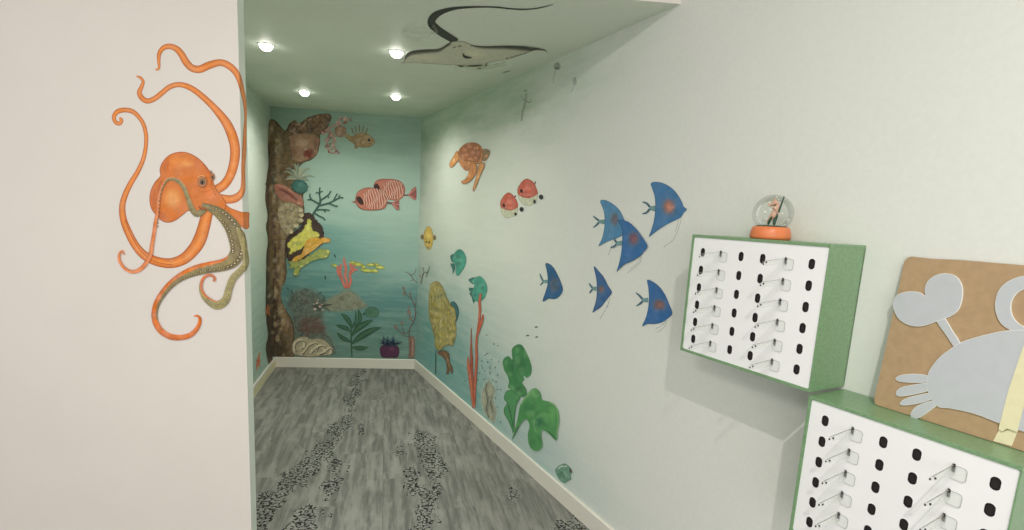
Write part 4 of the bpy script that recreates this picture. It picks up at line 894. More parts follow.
for nm, pts, c in (('head', [(212, 102), (232, 94), (250, 103), (250, 122), (240, 142), (226, 156), (208, 146)], (134, 106, 74)), ('flipper', [(88, 104), (70, 130), (52, 160), (49, 180), (60, 188), (80, 168), (97, 145)], (190, 128, 72)),
                   ('flipper', [(150, 172), (180, 168), (188, 190), (180, 222), (162, 248), (135, 268), (110, 265), (112, 254), (130, 244), (145, 215)], (184, 116, 64)), ('flipper', [(198, 172), (222, 162), (224, 185), (208, 220), (192, 262), (176, 298), (167, 306), (168, 285), (180, 245), (188, 210)], (192, 130, 74))):
    a = Art(S_RIGHT, TU, 5, 3 if nm == 'head' else 12); a.blob(pts, c, (112, 72, 44), rw=0.6)
    if nm == 'head': a.ell(238, 108, 10, 6, (88, 80, 60), soft=0.6); a.ell(232, 130, 9, 8, (196, 134, 78), soft=0.8)
    else:
        cx = sum(p[0] for p in pts)/len(pts); cy = sum(p[1] for p in pts)/len(pts); a.ell(cx, cy, 9, 14, (214, 160, 96), soft=1.1, alpha=0.8)
    a.build(nm, M_MD, r_)

# faint grey jellies and sea horse
JL = (500, 50)
a = Art(S_RIGHT, JL, 5, 2); a.ell(286, 82, 20, 22, (120, 134, 120), soft=1.8); a.ell(284, 92, 15, 8, (76, 88, 78), soft=1.2); a.rib([(278, 100, 10), (270, 140, 8), (268, 170, 3)], (142, 156, 146), soft=True, alpha=0.6); a.ell(292, 66, 6, 6, (90, 104, 92), soft=0.8)
a.build('painted_jellyfish', M_SM, None, 'faint grey jellyfish painted near the ceiling, darker and higher of two', 'wall painting')
a = Art(S_RIGHT, JL, 5, 2); a.ell(373, 158, 13, 22, (138, 150, 140), soft=1.8); a.ell(378, 140, 6, 5, (120, 134, 124), soft=0.7); a.rib([(370, 180, 12), (358, 210, 8)], (152, 166, 158), soft=True, alpha=0.5)
a.build('painted_jellyfish', M_SM, None, 'fainter pale jellyfish painted lower and right of the darker one', 'wall painting')
a = Art(S_RIGHT, JL, 5, 2)
a.ell(128, 204, 11, 7, (124, 134, 118), soft=1); 
for p in ([(132, 215, 8), (130, 245, 16), (124, 275, 14), (114, 310, 12), (108, 355, 8)], [(128, 255, 10), (112, 240, 6), (110, 225, 3)], [(132, 255, 12), (150, 262, 8), (160, 248, 3)]): a.rib(p, (122, 130, 114), soft=True, alpha=0.85)
a.build('painted_seahorse', M_SM, None, 'faint grey seahorse shape painted high on the right wall above the turtle', 'wall painting')

# corner yellow fish, teal fish, sponge
YC = (400, 200)
a = Art(S_RIGHT, YC, 5, 3); a.blob([(143, 130), (158, 145), (167, 180), (164, 220), (152, 246), (138, 246), (124, 225), (118, 185), (126, 148)], (200, 164, 72), (128, 100, 50), rw=0.6)
for p in ((112, 185), (174, 188)): a.ell(p[0], p[1], 8, 13, (120, 96, 60))
a.ell(142, 175, 14, 24, (216, 182, 84), soft=1.6); a.ell(134, 210, 5, 4, (50, 44, 34)); a.ell(148, 212, 5, 4, (50, 44, 34)); a.ell(140, 238, 9, 8, (140, 122, 84), soft=0.8)
a.build('painted_fish', M_MD, None, 'yellow fish seen head-on, painted beside the back right corner', 'wall painting')
def tealfish(pts, fins, label, lines, layer=3, gain=None):
    r_ = empty('painted_fish', spot(S_RIGHT, YC[0]+pts[0][0]/5, YC[1]+pts[0][1]/5), label, 'wall painting')
    a = Art(S_RIGHT, YC, 5, layer+1); a.blob(pts, (62, 142, 122), (40, 92, 84), rw=0.5)
    cx = sum(p[0] for p in pts)/len(pts); cy = sum(p[1] for p in pts)/len(pts); a.ell(cx+5, cy, 17, 26, (84, 158, 134), soft=1.6, alpha=0.7)
    dabs(a, cx-40, cx+40, cy-60, cy+60, 26, 6, 18, [(40, 112, 98), (96, 166, 140), (50, 128, 118), (36, 96, 88)])
    a.build('body', M_MD, r_)
    for f in fins: a = Art(S_RIGHT, YC, 5, layer); a.blob(f, (52, 104, 96), (36, 76, 74), rw=0.3, jag=0.15); a.build('fin', M_MD, r_)
tealfish([(262, 300), (275, 262), (300, 246), (320, 260), (333, 290), (329, 325), (312, 355), (290, 380), (278, 360), (280, 330)], [[(252, 282), (270, 270), (275, 295), (262, 312)], [(252, 318), (275, 322), (276, 345), (264, 370), (262, 345)]],
         'teal fish painted nearest the alcove corner, left of the teal fish on the red tube', None)
tealfish([(372, 425), (355, 405), (378, 386), (405, 382), (426, 404), (438, 440), (428, 482), (405, 505), (378, 505), (362, 480), (365, 450)], [[(344, 398), (370, 386), (388, 392), (368, 420), (352, 412)], [(346, 440), (366, 440), (372, 455), (350, 458)], [(348, 465), (368, 462), (380, 490), (368, 518), (360, 490)]],
         'teal fish painted touching the top of the tall red tube coral', None)
SP = (410, 270)
a = Art(S_RIGHT, SP, 5, 3); a.blob([(202, 168), (222, 158), (240, 182), (246, 212), (238, 246), (225, 262), (215, 220)], (56, 104, 106), (30, 54, 60), rw=0.8)
a.build('painted_fish', M_MD, None, 'dark teal fish painted half hidden behind the olive sponge', 'wall painting')
a = Art(S_RIGHT, SP, 5, 8)
a.blob([(100, 82), (114, 62), (140, 55), (160, 78), (180, 118), (198, 162), (222, 192), (233, 225), (230, 262), (234, 305), (225, 350), (210, 380), (182, 375), (152, 402), (128, 386), (125, 350), (112, 298), (98, 240), (94, 170)], (158, 144, 82), (118, 108, 62), rw=1.0, jag=0.3)
a.rib([(130, 90, 20), (145, 180, 30), (160, 280, 26), (150, 370, 16)], (178, 166, 98), soft=True, alpha=0.6); a.rib([(175, 160, 10), (190, 260, 14), (195, 350, 8)], (120, 112, 62), soft=True, alpha=0.5); a.rib([(108, 120, 8), (112, 220, 8), (130, 330, 8)], (116, 108, 60), soft=True, alpha=0.6)
dabs(a, 95, 235, 60, 395, 110, 7, 20, [(178, 164, 98), (124, 116, 70), (150, 136, 76), (186, 160, 88), (112, 116, 78)], 0.5, 1.6)
a.build('painted_sponge', M_RK, None, 'tall olive yellow sponge painted on the right wall by the corner', 'wall painting')
a = Art(S_RIGHT, SP, 5, 4); a.blob([(138, 410), (158, 402), (182, 404), (198, 422), (202, 462), (216, 490), (212, 520), (200, 500), (196, 518), (182, 520), (184, 490), (178, 455), (160, 432), (145, 425)], (116, 88, 62), (78, 60, 46), rw=0.6)
a.rib([(170, 412, 8), (185, 440, 10), (195, 480, 8)], (150, 116, 84), soft=True); a.build('painted_seahorse', M_RK, None, 'small brown curled seahorse painted under the olive sponge', 'wall painting')
twigs(S_RIGHT, SP, [[(132, 400, 3), (130, 460, 3), (130, 520, 3)]], (58, 66, 56), (48, 54, 48), 'painted_weed', 'thin dark straight weed stem painted under the olive sponge')
twigs(S_RIGHT, SP, [[(55, 70, 3), (62, 40, 3), (72, 12, 3), (90, 10, 3), (100, -18, 3)], [(72, 12, 3), (66, -15, 3)], [(90, 12, 3), (84, 36, 3)], [(62, 40, 3), (46, 22, 2)]], (120, 104, 84), (104, 90, 76), 'painted_twig', 'faint angular twig painted on the right wall above the olive sponge')
# red tube corals
RT2 = (460, 330)
r_ = empty('painted_coral', spot(S_RIGHT, 474, 405), 'tall slender red orange tube coral painted behind the specks', 'wall painting')
def SPV(pts, org): return [(org[0]+p[0]/5, org[1]+p[1]/5, p[2]/5) for p in pts]
a = Art(S_RIGHT, (0, 0), 1, 12)
a.rib(SPV([(356, 118, 11), (350, 160, 13), (352, 200, 13), (348, 250, 11), (342, 300, 11)], SP)+SPV([(86, 40, 11), (84, 90, 12), (85, 140, 13), (82, 200, 13), (78, 260, 13), (75, 320, 12), (74, 386, 11)], RT2), (184, 92, 66), (116, 54, 40))
a.build('tube', M_MD, r_)
a = Art(S_RIGHT, (0, 0), 1, 14); a.rib(SPV([(368, 222, 7), (362, 255, 13), (350, 290, 12), (344, 320, 8)], SP), (186, 90, 64), (120, 54, 42)); a.build('tube', M_MD, r_)
a = Art(S_RIGHT, (0, 0), 1, 10); a.rib(SPV([(308, 290, 3), (308, 340, 6), (308, 380, 9)], SP)+SPV([(57, 100, 11), (60, 150, 14), (60, 200, 14), (66, 260, 12), (68, 330, 11), (68, 388, 9)], RT2), (162, 80, 60), (104, 50, 42)); a.build('tube', M_MD, r_)
a = Art(S_RIGHT, (0, 0), 1, 11); a.rib(SPV([(43, 132, 4), (44, 170, 14), (50, 220, 16), (57, 280, 14), (63, 340, 10), (68, 380, 8)], RT2), (190, 98, 66), (124, 58, 44)); a.build('tube', M_MD, r_)
# grey bulbs
a = Art(S_RIGHT, RT2, 5, 3)
a.blob([(118, 270), (140, 242), (165, 260), (185, 300), (175, 350), (190, 400), (185, 450), (170, 470), (140, 450), (110, 400), (100, 340), (105, 300)], (132, 134, 114), soft=3.0, alpha=0.9, base=True)
for x, y, rx, ry in ((118, 350, 17, 52), (150, 305, 18, 34), (168, 350, 12, 36), (150, 420, 16, 34)): a.ell(x, y, rx, ry, (168, 166, 142), soft=1.7)
for p in ([(135, 262, 5), (132, 300, 8), (140, 350, 8), (135, 400, 7), (150, 450, 5)], [(160, 330, 5), (156, 370, 8), (165, 410, 6)], [(108, 300, 6), (112, 330, 5)]): a.rib(p, (74, 72, 60), soft=True)
a.build('painted_pebbles', M_MD, None, 'grey brown bulbous rocks painted between red tubes and green weed', 'wall painting')
# green weed
r_ = empty('painted_seaweed', spot(S_RIGHT, 512, 434), 'broad bright green seaweed painted above the right baseboard', 'wall painting')
G1, GD, GL = (56, 122, 70), (34, 84, 50), (96, 162, 88)
a = Art(S_RIGHT, RT2, 5, 4); a.blob([(262, 92), (285, 73), (310, 75), (330, 105), (350, 150), (360, 190), (355, 225), (336, 238), (320, 230), (322, 250), (312, 264), (330, 290), (336, 320), (312, 336), (280, 325), (258, 302), (240, 285), (246, 260), (238, 230), (222, 200), (214, 160), (225, 138), (245, 131), (262, 148), (260, 118)], G1, (74, 132, 82), rw=0.7)
a.ell(310, 180, 30, 60, (44, 104, 60), soft=4, alpha=0.8); a.ell(290, 100, 16, 20, (88, 148, 92), soft=2.5, alpha=0.7); a.ell(232, 165, 12, 26, (92, 150, 98), soft=2, alpha=0.7); a.ell(300, 300, 24, 20, (40, 92, 56), soft=2.5)
a.rib([(268, 150, 3), (262, 200, 8), (280, 250, 3)], (38, 88, 52), soft=True)
dabs(a, 215, 360, 80, 330, 60, 10, 30, [(48, 112, 62), (80, 144, 86), (60, 126, 72), (104, 160, 104), (40, 96, 56)], 0.35, 2.5)
a.build('leaf', M_SM, r_)
a = Art(S_RIGHT, RT2, 5, 10); a.blob([(232, 308), (258, 300), (285, 318), (305, 335), (290, 362), (280, 400), (275, 450), (274, 500), (270, 530), (262, 500), (242, 452), (224, 420), (222, 392), (236, 366), (222, 342)], (70, 138, 82), GD, rw=0.7); a.rib([(240, 360, 4), (250, 400, 12), (262, 450, 8), (268, 510, 3)], (40, 92, 56), soft=True)
a.build('leaf', M_SM, r_)
W = (500, 390)
a = Art(S_RIGHT, W, 5, 14); a.blob([(64, 246), (70, 215), (85, 170), (95, 120), (108, 62), (140, 22), (160, -2), (185, -8), (206, 15), (214, 48), (250, 57), (280, 76), (297, 112), (299, 165), (291, 205), (289, 246), (275, 247), (248, 218), (216, 200), (209, 230), (216, 270), (205, 296), (180, 304), (155, 287), (144, 255), (143, 215), (151, 178), (136, 146), (115, 158), (95, 190), (78, 222)], (68, 136, 74), (90, 156, 92), rw=0.7)
a.ell(140, 95, 35, 50, (44, 112, 62), soft=6, alpha=0.8); a.ell(262, 120, 34, 56, GL, soft=6, alpha=0.85); a.ell(198, 155, 20, 40, (36, 98, 76), soft=3.4, alpha=0.9); a.ell(180, 265, 24, 26, (72, 138, 74), soft=3, alpha=0.8); a.ell(180, 20, 22, 18, (100, 166, 96), soft=3, alpha=0.7)
a.rib([(172, 150, 4), (176, 190, 7), (190, 215, 3)], (128, 170, 130), soft=True)
dabs(a, 75, 300, 0, 300, 80, 12, 34, [(56, 122, 66), (90, 152, 88), (70, 138, 78), (118, 172, 108), (44, 104, 64)], 0.35, 3)
a.rib([(250, 60), (284, 84), (294, 130), (292, 190), (286, 236)], (122, 176, 110), w=12, soft=True, alpha=0.6)
a.rib([(110, 70), (142, 28), (165, 4), (190, 0)], (120, 172, 112), w=12, soft=True, alpha=0.6)
a.rib([(66, 245, 2), (80, 150, 4), (92, 90, 5), (118, 45, 3)], (196, 206, 186), soft=True)
a.rib([(284, 240, 4), (262, 222, 8), (235, 200, 4)], (34, 90, 50), soft=True); a.rib([(66, 246, 4), (90, 195, 8), (120, 155, 4)], (34, 90, 50), soft=True)
a.build('leaf', M_SM, r_)
# teal shell on baseboard
a = Art(S_RIGHT, W, 5, 4); a.blob([(277, 402), (288, 385), (308, 372), (328, 368), (345, 380), (355, 390), (363, 410), (355, 425), (357, 446), (340, 456), (325, 466), (305, 455), (288, 432)], (98, 140, 118), (60, 92, 80), rw=0.7)
a.ell(310, 425, 24, 20, (72, 116, 90), soft=2.2, alpha=0.8); a.rib([(290, 395, 4), (310, 380, 6), (335, 382, 4)], (196, 206, 190), soft=True); a.ell(354, 405, 8, 14, (84, 72, 62), soft=0.8); a.rib([(318, 400, 3), (330, 425, 5), (350, 440, 3)], (150, 178, 156), soft=True)
a.build('painted_shell', M_MD, None, 'small teal rock or shell painted alone just above the right baseboard', 'wall painting')
for x, y in ((128, 125), (137, 118), (112, 155), (140, 160), (155, 180), (178, 187), (115, 190), (122, 245), (98, 215), (125, 205), (152, 215), (160, 148), (195, 158), (190, 225), (182, 258), (88, 250), (205, 298), (188, 297), (190, 385), (165, 250), (28, 255), (172, 70), (180, 340), (205, 460), (135, 25), (192, 78), (110, 180), (150, 190)):
    a = Art(S_RIGHT, RT2, 5, 8); an = random.uniform(0, 3); q = random.uniform(3, 6); a.rib([(x-q*math.cos(an), y-q*math.sin(an), 1), (x, y, 4), (x+q*math.cos(an), y+q*math.sin(an), 1)], (46, 54, 48))
    a.build('painted_speck', M_SM, None, 'tiny dark speck painted around the red tubes and grey rocks', 'wall painting', 'specks around the red tubes')
for x, y, lb in ((536.5, 327, 'tiny dark fish painted topmost of the three above the green seaweed'), (528, 335.5, 'tiny dark fish painted leftmost of the three above the green seaweed'), (537, 337, 'tiny dark fish painted lowest of the three above the green seaweed')):
    a = Art(S_RIGHT, (0, 0), 1, 4); a.rib([(x-1.6, y+.2, 0.6), (x, y, 1.4), (x+1.6, y-.2, 0.4)], (70, 74, 66)); a.build('painted_minnow', M_SM, None, lb, 'wall painting')

# ================================================================== MANTA RAY on the ceiling
MO = (395, 0)
r_ = empty('painted_manta_ray', spot(S_CEIL, 475, 55), 'grey and cream manta ray painted on the alcove ceiling', 'wall painting')
a = Art(S_CEIL, MO, 6.32, 2)
a.ell(150, 200, 120, 70, (168, 186, 160), soft=9, alpha=0.5); a.rib([(380, 410, 30), (520, 430, 40), (700, 400, 30)], (150, 160, 134), soft=True, alpha=0.6)
a.blob([(36, 400), (58, 386), (66, 350), (100, 322), (180, 312), (270, 308), (310, 290), (350, 265), (400, 258), (440, 262), (485, 282), (560, 290), (700, 287), (820, 290), (900, 301), (952, 315), (962, 330), (940, 318), (880, 317), (842, 332), (780, 352), (700, 377), (600, 390), (580, 395), (575, 412), (500, 414), (430, 412), (330, 408), (200, 400), (110, 394), (60, 396)], (172, 170, 150), (108, 108, 88), rw=0.5, n=4)
a.rib([(50, 392, 10), (70, 350, 46), (110, 326, 62), (190, 316, 56), (270, 312, 46), (310, 294, 34), (350, 270, 22)], (58, 56, 46), soft=True)
a.rib([(480, 280, 20), (560, 290, 46), (700, 290, 54), (800, 298, 56), (860, 310, 40), (900, 306, 24), (950, 316, 12)], (50, 52, 42), soft=True)
a.rib([(840, 330, 6), (780, 348, 10), (700, 370, 6)], (92, 90, 74), soft=True); a.rib([(90, 394, 4), (200, 402, 7), (330, 409, 5), (420, 412, 3)], (80, 78, 64), soft=True)
a.ell(500, 340, 90, 40, (196, 190, 162), soft=5, alpha=0.6); a.ell(220, 365, 110, 22, (190, 184, 158), soft=3, alpha=0.5)
a.rib([(430, 332, 6), (436, 350, 14), (455, 358, 16), (485, 360, 5)], (46, 44, 38)); a.rib([(400, 412, 3), (418, 415, 8), (434, 413, 3)], (40, 38, 32)); a.rib([(460, 412, 4), (500, 412, 9), (552, 407, 5)], (42, 40, 34)); a.rib([(575, 392, 3), (578, 404, 9), (572, 418, 3)], (50, 46, 38)); a.rib([(365, 298, 2), (375, 294, 6), (384, 292, 2)], (60, 56, 46)); a.rib([(398, 288, 2), (408, 285, 7), (418, 286, 2)], (60, 56, 46)); a.rib([(520, 425, 2), (535, 428, 6), (550, 424, 2)], (80, 78, 62))
a.build('body', M_SM, r_)
a = Art(S_CEIL, MO, 6.32, 2)
a.rib([(390, 262, 40), (332, 228, 46), (268, 186, 50), (230, 142, 50), (250, 100, 46), (300, 72, 32), (370, 53, 20), (450, 45, 14), (560, 42, 10), (650, 45, 10), (720, 53, 9), (800, 58, 9), (870, 55, 8), (930, 45, 7), (998, 27, 4)], (44, 47, 40), (30, 32, 28), n=5)
a.build('tail', M_SM, r_)
a = Art(S_CEIL, MO, 6.32, 2); a.rib([(680, 460, 3), (705, 452, 8), (732, 446, 2)], (110, 116, 98)); a.build('painted_minnow', M_SM, None, 'faint dark dash painted on the ceiling under the manta ray', 'wall painting')

# ================================================================== DISPLAY BOXES on the right wall
M_GREEN = simple('green_stained_board', (122, 156, 116), 0.3, 0.12, 120)
M_PANEL = simple('white_display_panel', (249, 249, 245), 0.3)
M_SLOT = simple('dark_slot_lining', (34, 28, 28), 0.6)
def clear_mat(name, op, col, rough=0.08):
    t = NT(name); tr = t.n('ShaderNodeBsdfTransparent'); b = t.bsdf(lin(col), rough); mx = t.n('ShaderNodeMixShader')
    tr.inputs[0].default_value = (0.985, 0.99, 0.985, 1)
    lw = t.n('ShaderNodeLayerWeight'); lw.inputs[0].default_value = 0.35
    f = t.math('MULTIPLY_ADD', lw.outputs[1], 0.3, op, clamp=True); t.put(mx.inputs[0], f)
    t.put(mx.inputs[1], tr.outputs[0]); t.put(mx.inputs[2], b.outputs[0]); return t.end(mx.outputs[0])
M_CLEAR = clear_mat('clear_acrylic', 0.07, (225, 228, 222))
M_PLATE = clear_mat('clear_acrylic_plate', 0.0, (246, 246, 242))
M_EDGE = simple('acrylic_edge_line', (150, 150, 142), 0.3)
M_TIP = simple('dark_rubber_tip', (48, 40, 38), 0.5)
def stadium(cs, cz, w, h, n=7):
    r = w/2; pts = []
    for i in range(n+1):
        a_ = math.pi*i/n; pts.append((cs+r*math.cos(a_), cz+h/2-r+r*math.sin(a_)))
    for i in range(n+1):
        a_ = math.pi+math.pi*i/n; pts.append((cs+r*math.cos(a_), cz-h/2+r+r*math.sin(a_)))
    return pts
def rrect(cs, cz, w, h, r, n=5):
    pts = []
    for (sx, sz, a0) in ((1, 1, 0), (-1, 1, 90), (-1, -1, 180), (1, -1, 270)):
        for i in range(n+1):
            a_ = math.radians(a0+90*i/n); pts.append((cs+sx*(w/2-r)+r*math.cos(a_), cz+sz*(h/2-r)+r*math.sin(a_)))
    return pts
DEP = 0.175
def local(o, root_loc): return o
def display(s0, s1, z0, z1, c0, cp, r0, rp, label, group):
    base = RW((s0+s1)/2, z0, 0); root = empty('eyewear_display_box', base, label, 'display box', group)
    def L(name, bm, mat, parent=root, smooth=False):
        o = link(name, bm, mat, None, smooth, origin=base.copy()); o.location = (0, 0, 0); o.parent = parent; return o
    T_ = 0.0095
    bm = bmesh.new()
    wbox(bm, s0, s1, z1-T_, z1, 0.001, DEP, 0.0012); wbox(bm, s0, s1, z0, z0+T_, 0.001, DEP, 0.0012)
    wbox(bm, s0, s0+T_*0.35, z0+T_, z1-T_, 0.001, DEP, 0.0006); wbox(bm, s1-T_, s1, z0+T_, z1-T_, 0.001, DEP, 0.0012)
    wbox(bm, s0, s1, z0+T_, z1-T_, 0.001, 0.008)
    L('frame', bm, M_GREEN)
    # panel with real openings
    pd = DEP-0.003; holes = []; hold = []
    for c in range(6):
        for r in range(6):
            cs, cz = c0-cp*c, r0-rp*r
            if c in (1, 4): holes.append(stadium(cs, cz, 0.0055, 0.021, 4)); hold.append((cs, cz))
            else: holes.append(stadium(cs, cz, 0.0195, 0.0312))
    outer = rrect((s0+s1)/2, (z0+z1)/2, s1-s0-2*T_+T_*0.6, z1-z0-2*T_, 0.006)
    if True:
        shift = -T_*0.3; outer = [(p[0]+shift, p[1]) for p in outer]
    bm = bmesh.new(); loops = [outer]+holes
    tess = tessellate_polygon([[Vector((p[0], p[1], 0)) for p in lp] for lp in loops]); flat = [p for lp in loops for p in lp]
    fr = [bm.verts.new(RW(p[0], p[1], pd)) for p in flat]
    for t_ in tess:
        try: bm.faces.new([fr[i] for i in t_])
        except ValueError: pass
    k = 0
    for lp in loops:
        n_ = len(lp); bk = [bm.verts.new(RW(p[0], p[1], pd-0.006)) for p in lp]
        for i in range(n_): bm.faces.new((fr[k+i], fr[k+(i+1) % n_], bk[(i+1) % n_], bk[i]))
        k += n_
    bmesh.ops.recalc_face_normals(bm, faces=bm.faces[:])
    panel = L('front_panel', bm, M_PANEL)
    for hl in holes:
        bm = bmesh.new(); f_ = [bm.verts.new(RW(p[0], p[1], pd-0.0015)) for p in hl]; b_ = [bm.verts.new(RW(p[0], p[1], pd-0.006)) for p in hl]
        n_ = len(hl)
        cs = sum(p[0] for p in hl)/n_; cz = sum(p[1] for p in hl)/n_
        f_ = [bm.verts.new(RW(cs+(p[0]-cs)*0.985, cz+(p[1]-cz)*0.985, pd-0.0012)) for p in hl]
        for i in range(n_): bm.faces.new((f_[i], f_[(i+1) % n_], b_[(i+1) % n_], b_[i]))
        bm.faces.new(b_); bmesh.ops.delete(bm, geom=[v for v in bm.verts if not v.link_faces], context='VERTS')
        o = L('slot', bm, M_SLOT, panel)
    for (cs, cz) in hold:
        hr = empty('eyewear_holder', RW(cs, cz, pd)-base); hr.parent = root
        org = RW(cs, cz, pd)
        def H_(name, bm, mat, smooth=False):
            o = link(name, bm, mat, None, smooth, origin=org.copy()); o.location = (0, 0, 0); o.parent = hr; return o
        pc, pz, pw, ph = cs-0.010, cz-0.008, 0.033, 0.034
        lp = rrect(pc, pz, pw, ph, 0.008); n_ = len(lp)
        # back plate as a ring around the hook opening
        bm = bmesh.new(); prism(bm, [RW(p[0], p[1], pd+0.0003) for p in lp], -RN*0.0025); 
        H_('back_plate', bm, M_PLATE)
        bm = bmesh.new(); inn = rrect(pc, pz, pw-0.0018, ph-0.0018, 0.0072)
        for i in range(n_):
            j = (i+1) % n_
            if lp[i][0] > pc+pw*0.3 and lp[i][1] < pz+0.004: continue
            a_ = [RW(*lp[i], pd+0.0031), RW(*lp[j], pd+0.0031), RW(*inn[j], pd+0.0031), RW(*inn[i], pd+0.0031)]
            bm.faces.new([bm.verts.new(q) for q in a_])
        H_('plate_rim', bm, M_EDGE)
        # arm: a flat clear tongue sloping slightly down, wide at the plate
        bm = bmesh.new(); Ln = 0.098
        sec = []
        for u in (0, 0.35, 0.7, 0.93, 1.0):
            d_ = pd+0.003+Ln*u; zc = cz-0.003-0.005*u; wv = 0.0055-0.001*u; hh = 0.0075-0.0035*u
            if u == 1.0: zc += 0.003
            sec.append([bm.verts.new(RW(cs+wv, zc+hh, d_)), bm.verts.new(RW(cs-wv, zc+hh, d_)), bm.verts.new(RW(cs-wv, zc-hh, d_)), bm.verts.new(RW(cs+wv, zc-hh, d_))])
        for q in range(len(sec)-1):
            for i in range(4): bm.faces.new((sec[q][i], sec[q][(i+1) % 4], sec[q+1][(i+1) % 4], sec[q+1][i]))
        bm.faces.new(sec[0][::-1]); bm.faces.new(sec[-1])
        H_('arm', bm, M_CLEAR)
        bm = bmesh.new(); prism(bm, [RW(cs+0.0008, cz+0.0085, pd+0.003), RW(cs-0.0008, cz+0.0085, pd+0.003), RW(cs-0.0008, cz+0.0095, pd+0.003), RW(cs+0.0008, cz+0.0095, pd+0.003)], RW(0, -0.0058-0.003, Ln)-RW(0, 0, 0))
        H_('arm_edge', bm, M_EDGE)
        bm = bmesh.new(); prism(bm, [RW(cs-0.0026, cz-0.006, pd+0.0032), RW(cs+0.0026, cz-0.006, pd+0.0032), RW(cs+0.0026, cz+0.0125, pd+0.0032), RW(cs-0.0026, cz+0.0125, pd+0.0032)], -RN*0.0006)
        H_('hook_opening', bm, M_SLOT)
        for sd, dz in ((0.0045, -0.009), (-0.0045, -0.003)):
            bm = bmesh.new(); bmesh.ops.create_uvsphere(bm, u_segments=10, v_segments=6, radius=0.0024)
            for v in bm.verts: v.co = Vector((v.co.x, v.co.y, v.co.z*1.3))+RW(cs+sd, cz+dz, pd+Ln-0.002)
            H_('tip', bm, M_TIP, True)
    return root
display(0.853, 1.349, 1.147, 1.574, 1.2965, 0.0790, 1.5135, 0.0624, 'upper green box with white slotted panel of clear spectacle holders, snow globe on top', 'green eyewear display boxes')
display(0.385, 0.852, 0.712, 1.139, 0.7985, 0.0750, 1.0815, 0.0620, 'lower green box with white slotted panel, cardboard crab standing on top', 'green eyewear display boxes')

# ================================================================== SNOW GLOBE
gs, gz, gd = 1.099, 1.5742, 0.095
gb = RW(gs, gz, gd)
root = empty('snow_globe', gb, 'glass snow globe on an orange base standing on the upper green box', 'snow globe')
M_TERRA = simple('orange_glazed_base', (226, 128, 78), 0.4, 0.05, 60)
M_GLASS = NT('clear_glass'); _g = M_GLASS
tr = _g.n('ShaderNodeBsdfTransparent'); gl = _g.n('ShaderNodeBsdfGlossy'); gl.inputs['Roughness'].default_value = 0.04; lw = _g.n('ShaderNodeFresnel'); lw.inputs[0].default_value = 1.45
mx = _g.n('ShaderNodeMixShader'); tr.inputs[0].default_value = (0.965, 0.975, 0.965, 1)
lw2 = _g.n('ShaderNodeLayerWeight'); lw2.inputs[0].default_value = 0.25
_g.put(mx.inputs[0], _g.math('MULTIPLY', lw.outputs[0], 0.42)); _g.put(mx.inputs[1], tr.outputs[0]); _g.put(mx.inputs[2], gl.outputs[0])
M_GLASS = _g.end(mx.outputs[0])
bm = bmesh.new(); lathe(bm, [(0, 0), (0.056, 0), (0.0605, 0.003), (0.0612, 0.010), (0.0600, 0.020), (0.0570, 0.032), (0.0530, 0.0385), (0.050, 0.040), (0.0, 0.040)], n=48); link('base', bm, M_TERRA, root, True)
R_ = 0.0605; bm = bmesh.new(); prof = [(R_*math.cos(a_), 0.0815+R_*math.sin(a_)) for a_ in [math.radians(-38+128*i/18) for i in range(19)]]; prof[-1] = (0, prof[-1][1])
lathe(bm, prof, n=48); link('glass_dome', bm, M_GLASS, root, True)
bm = bmesh.new(); lathe(bm, [(0, 0.0445), (0.02, 0.0445), (0.042, 0.043), (0.0485, 0.040)], n=32)
for v in bm.verts: v.co.z += random.uniform(-0.0012, 0.0012)
link('sand_floor', bm, simple('dark_green_gravel', (86, 100, 78), 0.8, 0.4, 300), root)
M_FIG = simple('pale_pink_figure', (222, 176, 150), 0.45); M_DG = simple('dark_green_weed', (34, 72, 56), 0.4); M_BUB = simple('white_bead', (240, 240, 232), 0.3)
U = Vector((-RT.x, -RT.y, 0)); 
def fig(cs, cz, cd=0.0): return U*cs*1.22 - RN*cd + Vector((0, 0, 0.044+(cz-0.044)*1.22))
def skinchain(name, pts, mat, parent, sub=2, edges=None):
    me = bpy.data.meshes.new(name); vs = [p[0] for p in pts]; es = edges or [(i, i+1) for i in range(len(vs)-1)]
    me.from_pydata(vs, es, []); o = bpy.data.objects.new(name, me); COL.objects.link(o); me.materials.append(mat)
    m = o.modifiers.new('skin', 'SKIN'); m.use_smooth_shade = True; m2 = o.modifiers.new('sub', 'SUBSURF'); m2.levels = sub; m2.render_levels = sub
    for i, p in enumerate(pts): me.skin_vertices[0].data[i].radius = (p[1], p[1])
    me.skin_vertices[0].data[0].use_root = True
    o.parent = parent; return o
fr_ = empty('figurine', (0, 0, 0)); fr_.parent = root
skinchain('body', [(fig(0.004, 0.0540), 0.0069), (fig(0.005, 0.0713), 0.0092), (fig(0.008, 0.0897), 0.0121), (fig(0.004, 0.1035), 0.0098), (fig(0.001, 0.1115), 0.0052), (fig(-0.001, 0.106), 0.0075),
                   (fig(-0.010, 0.094, 0.0046), 0.0032), (fig(-0.013, 0.102, 0.0069), 0.0029), (fig(0.017, 0.080, 0.0057), 0.0034), (fig(0.021, 0.072, 0.0069), 0.0029), (fig(-0.004, 0.066, 0.0046), 0.0046), (fig(-0.011, 0.050, 0.0046), 0.0034)],
          M_FIG, fr_, 2, [(0, 1), (1, 2), (2, 3), (3, 4), (4, 5), (3, 6), (6, 7), (2, 8), (8, 9), (1, 10), (10, 11)])
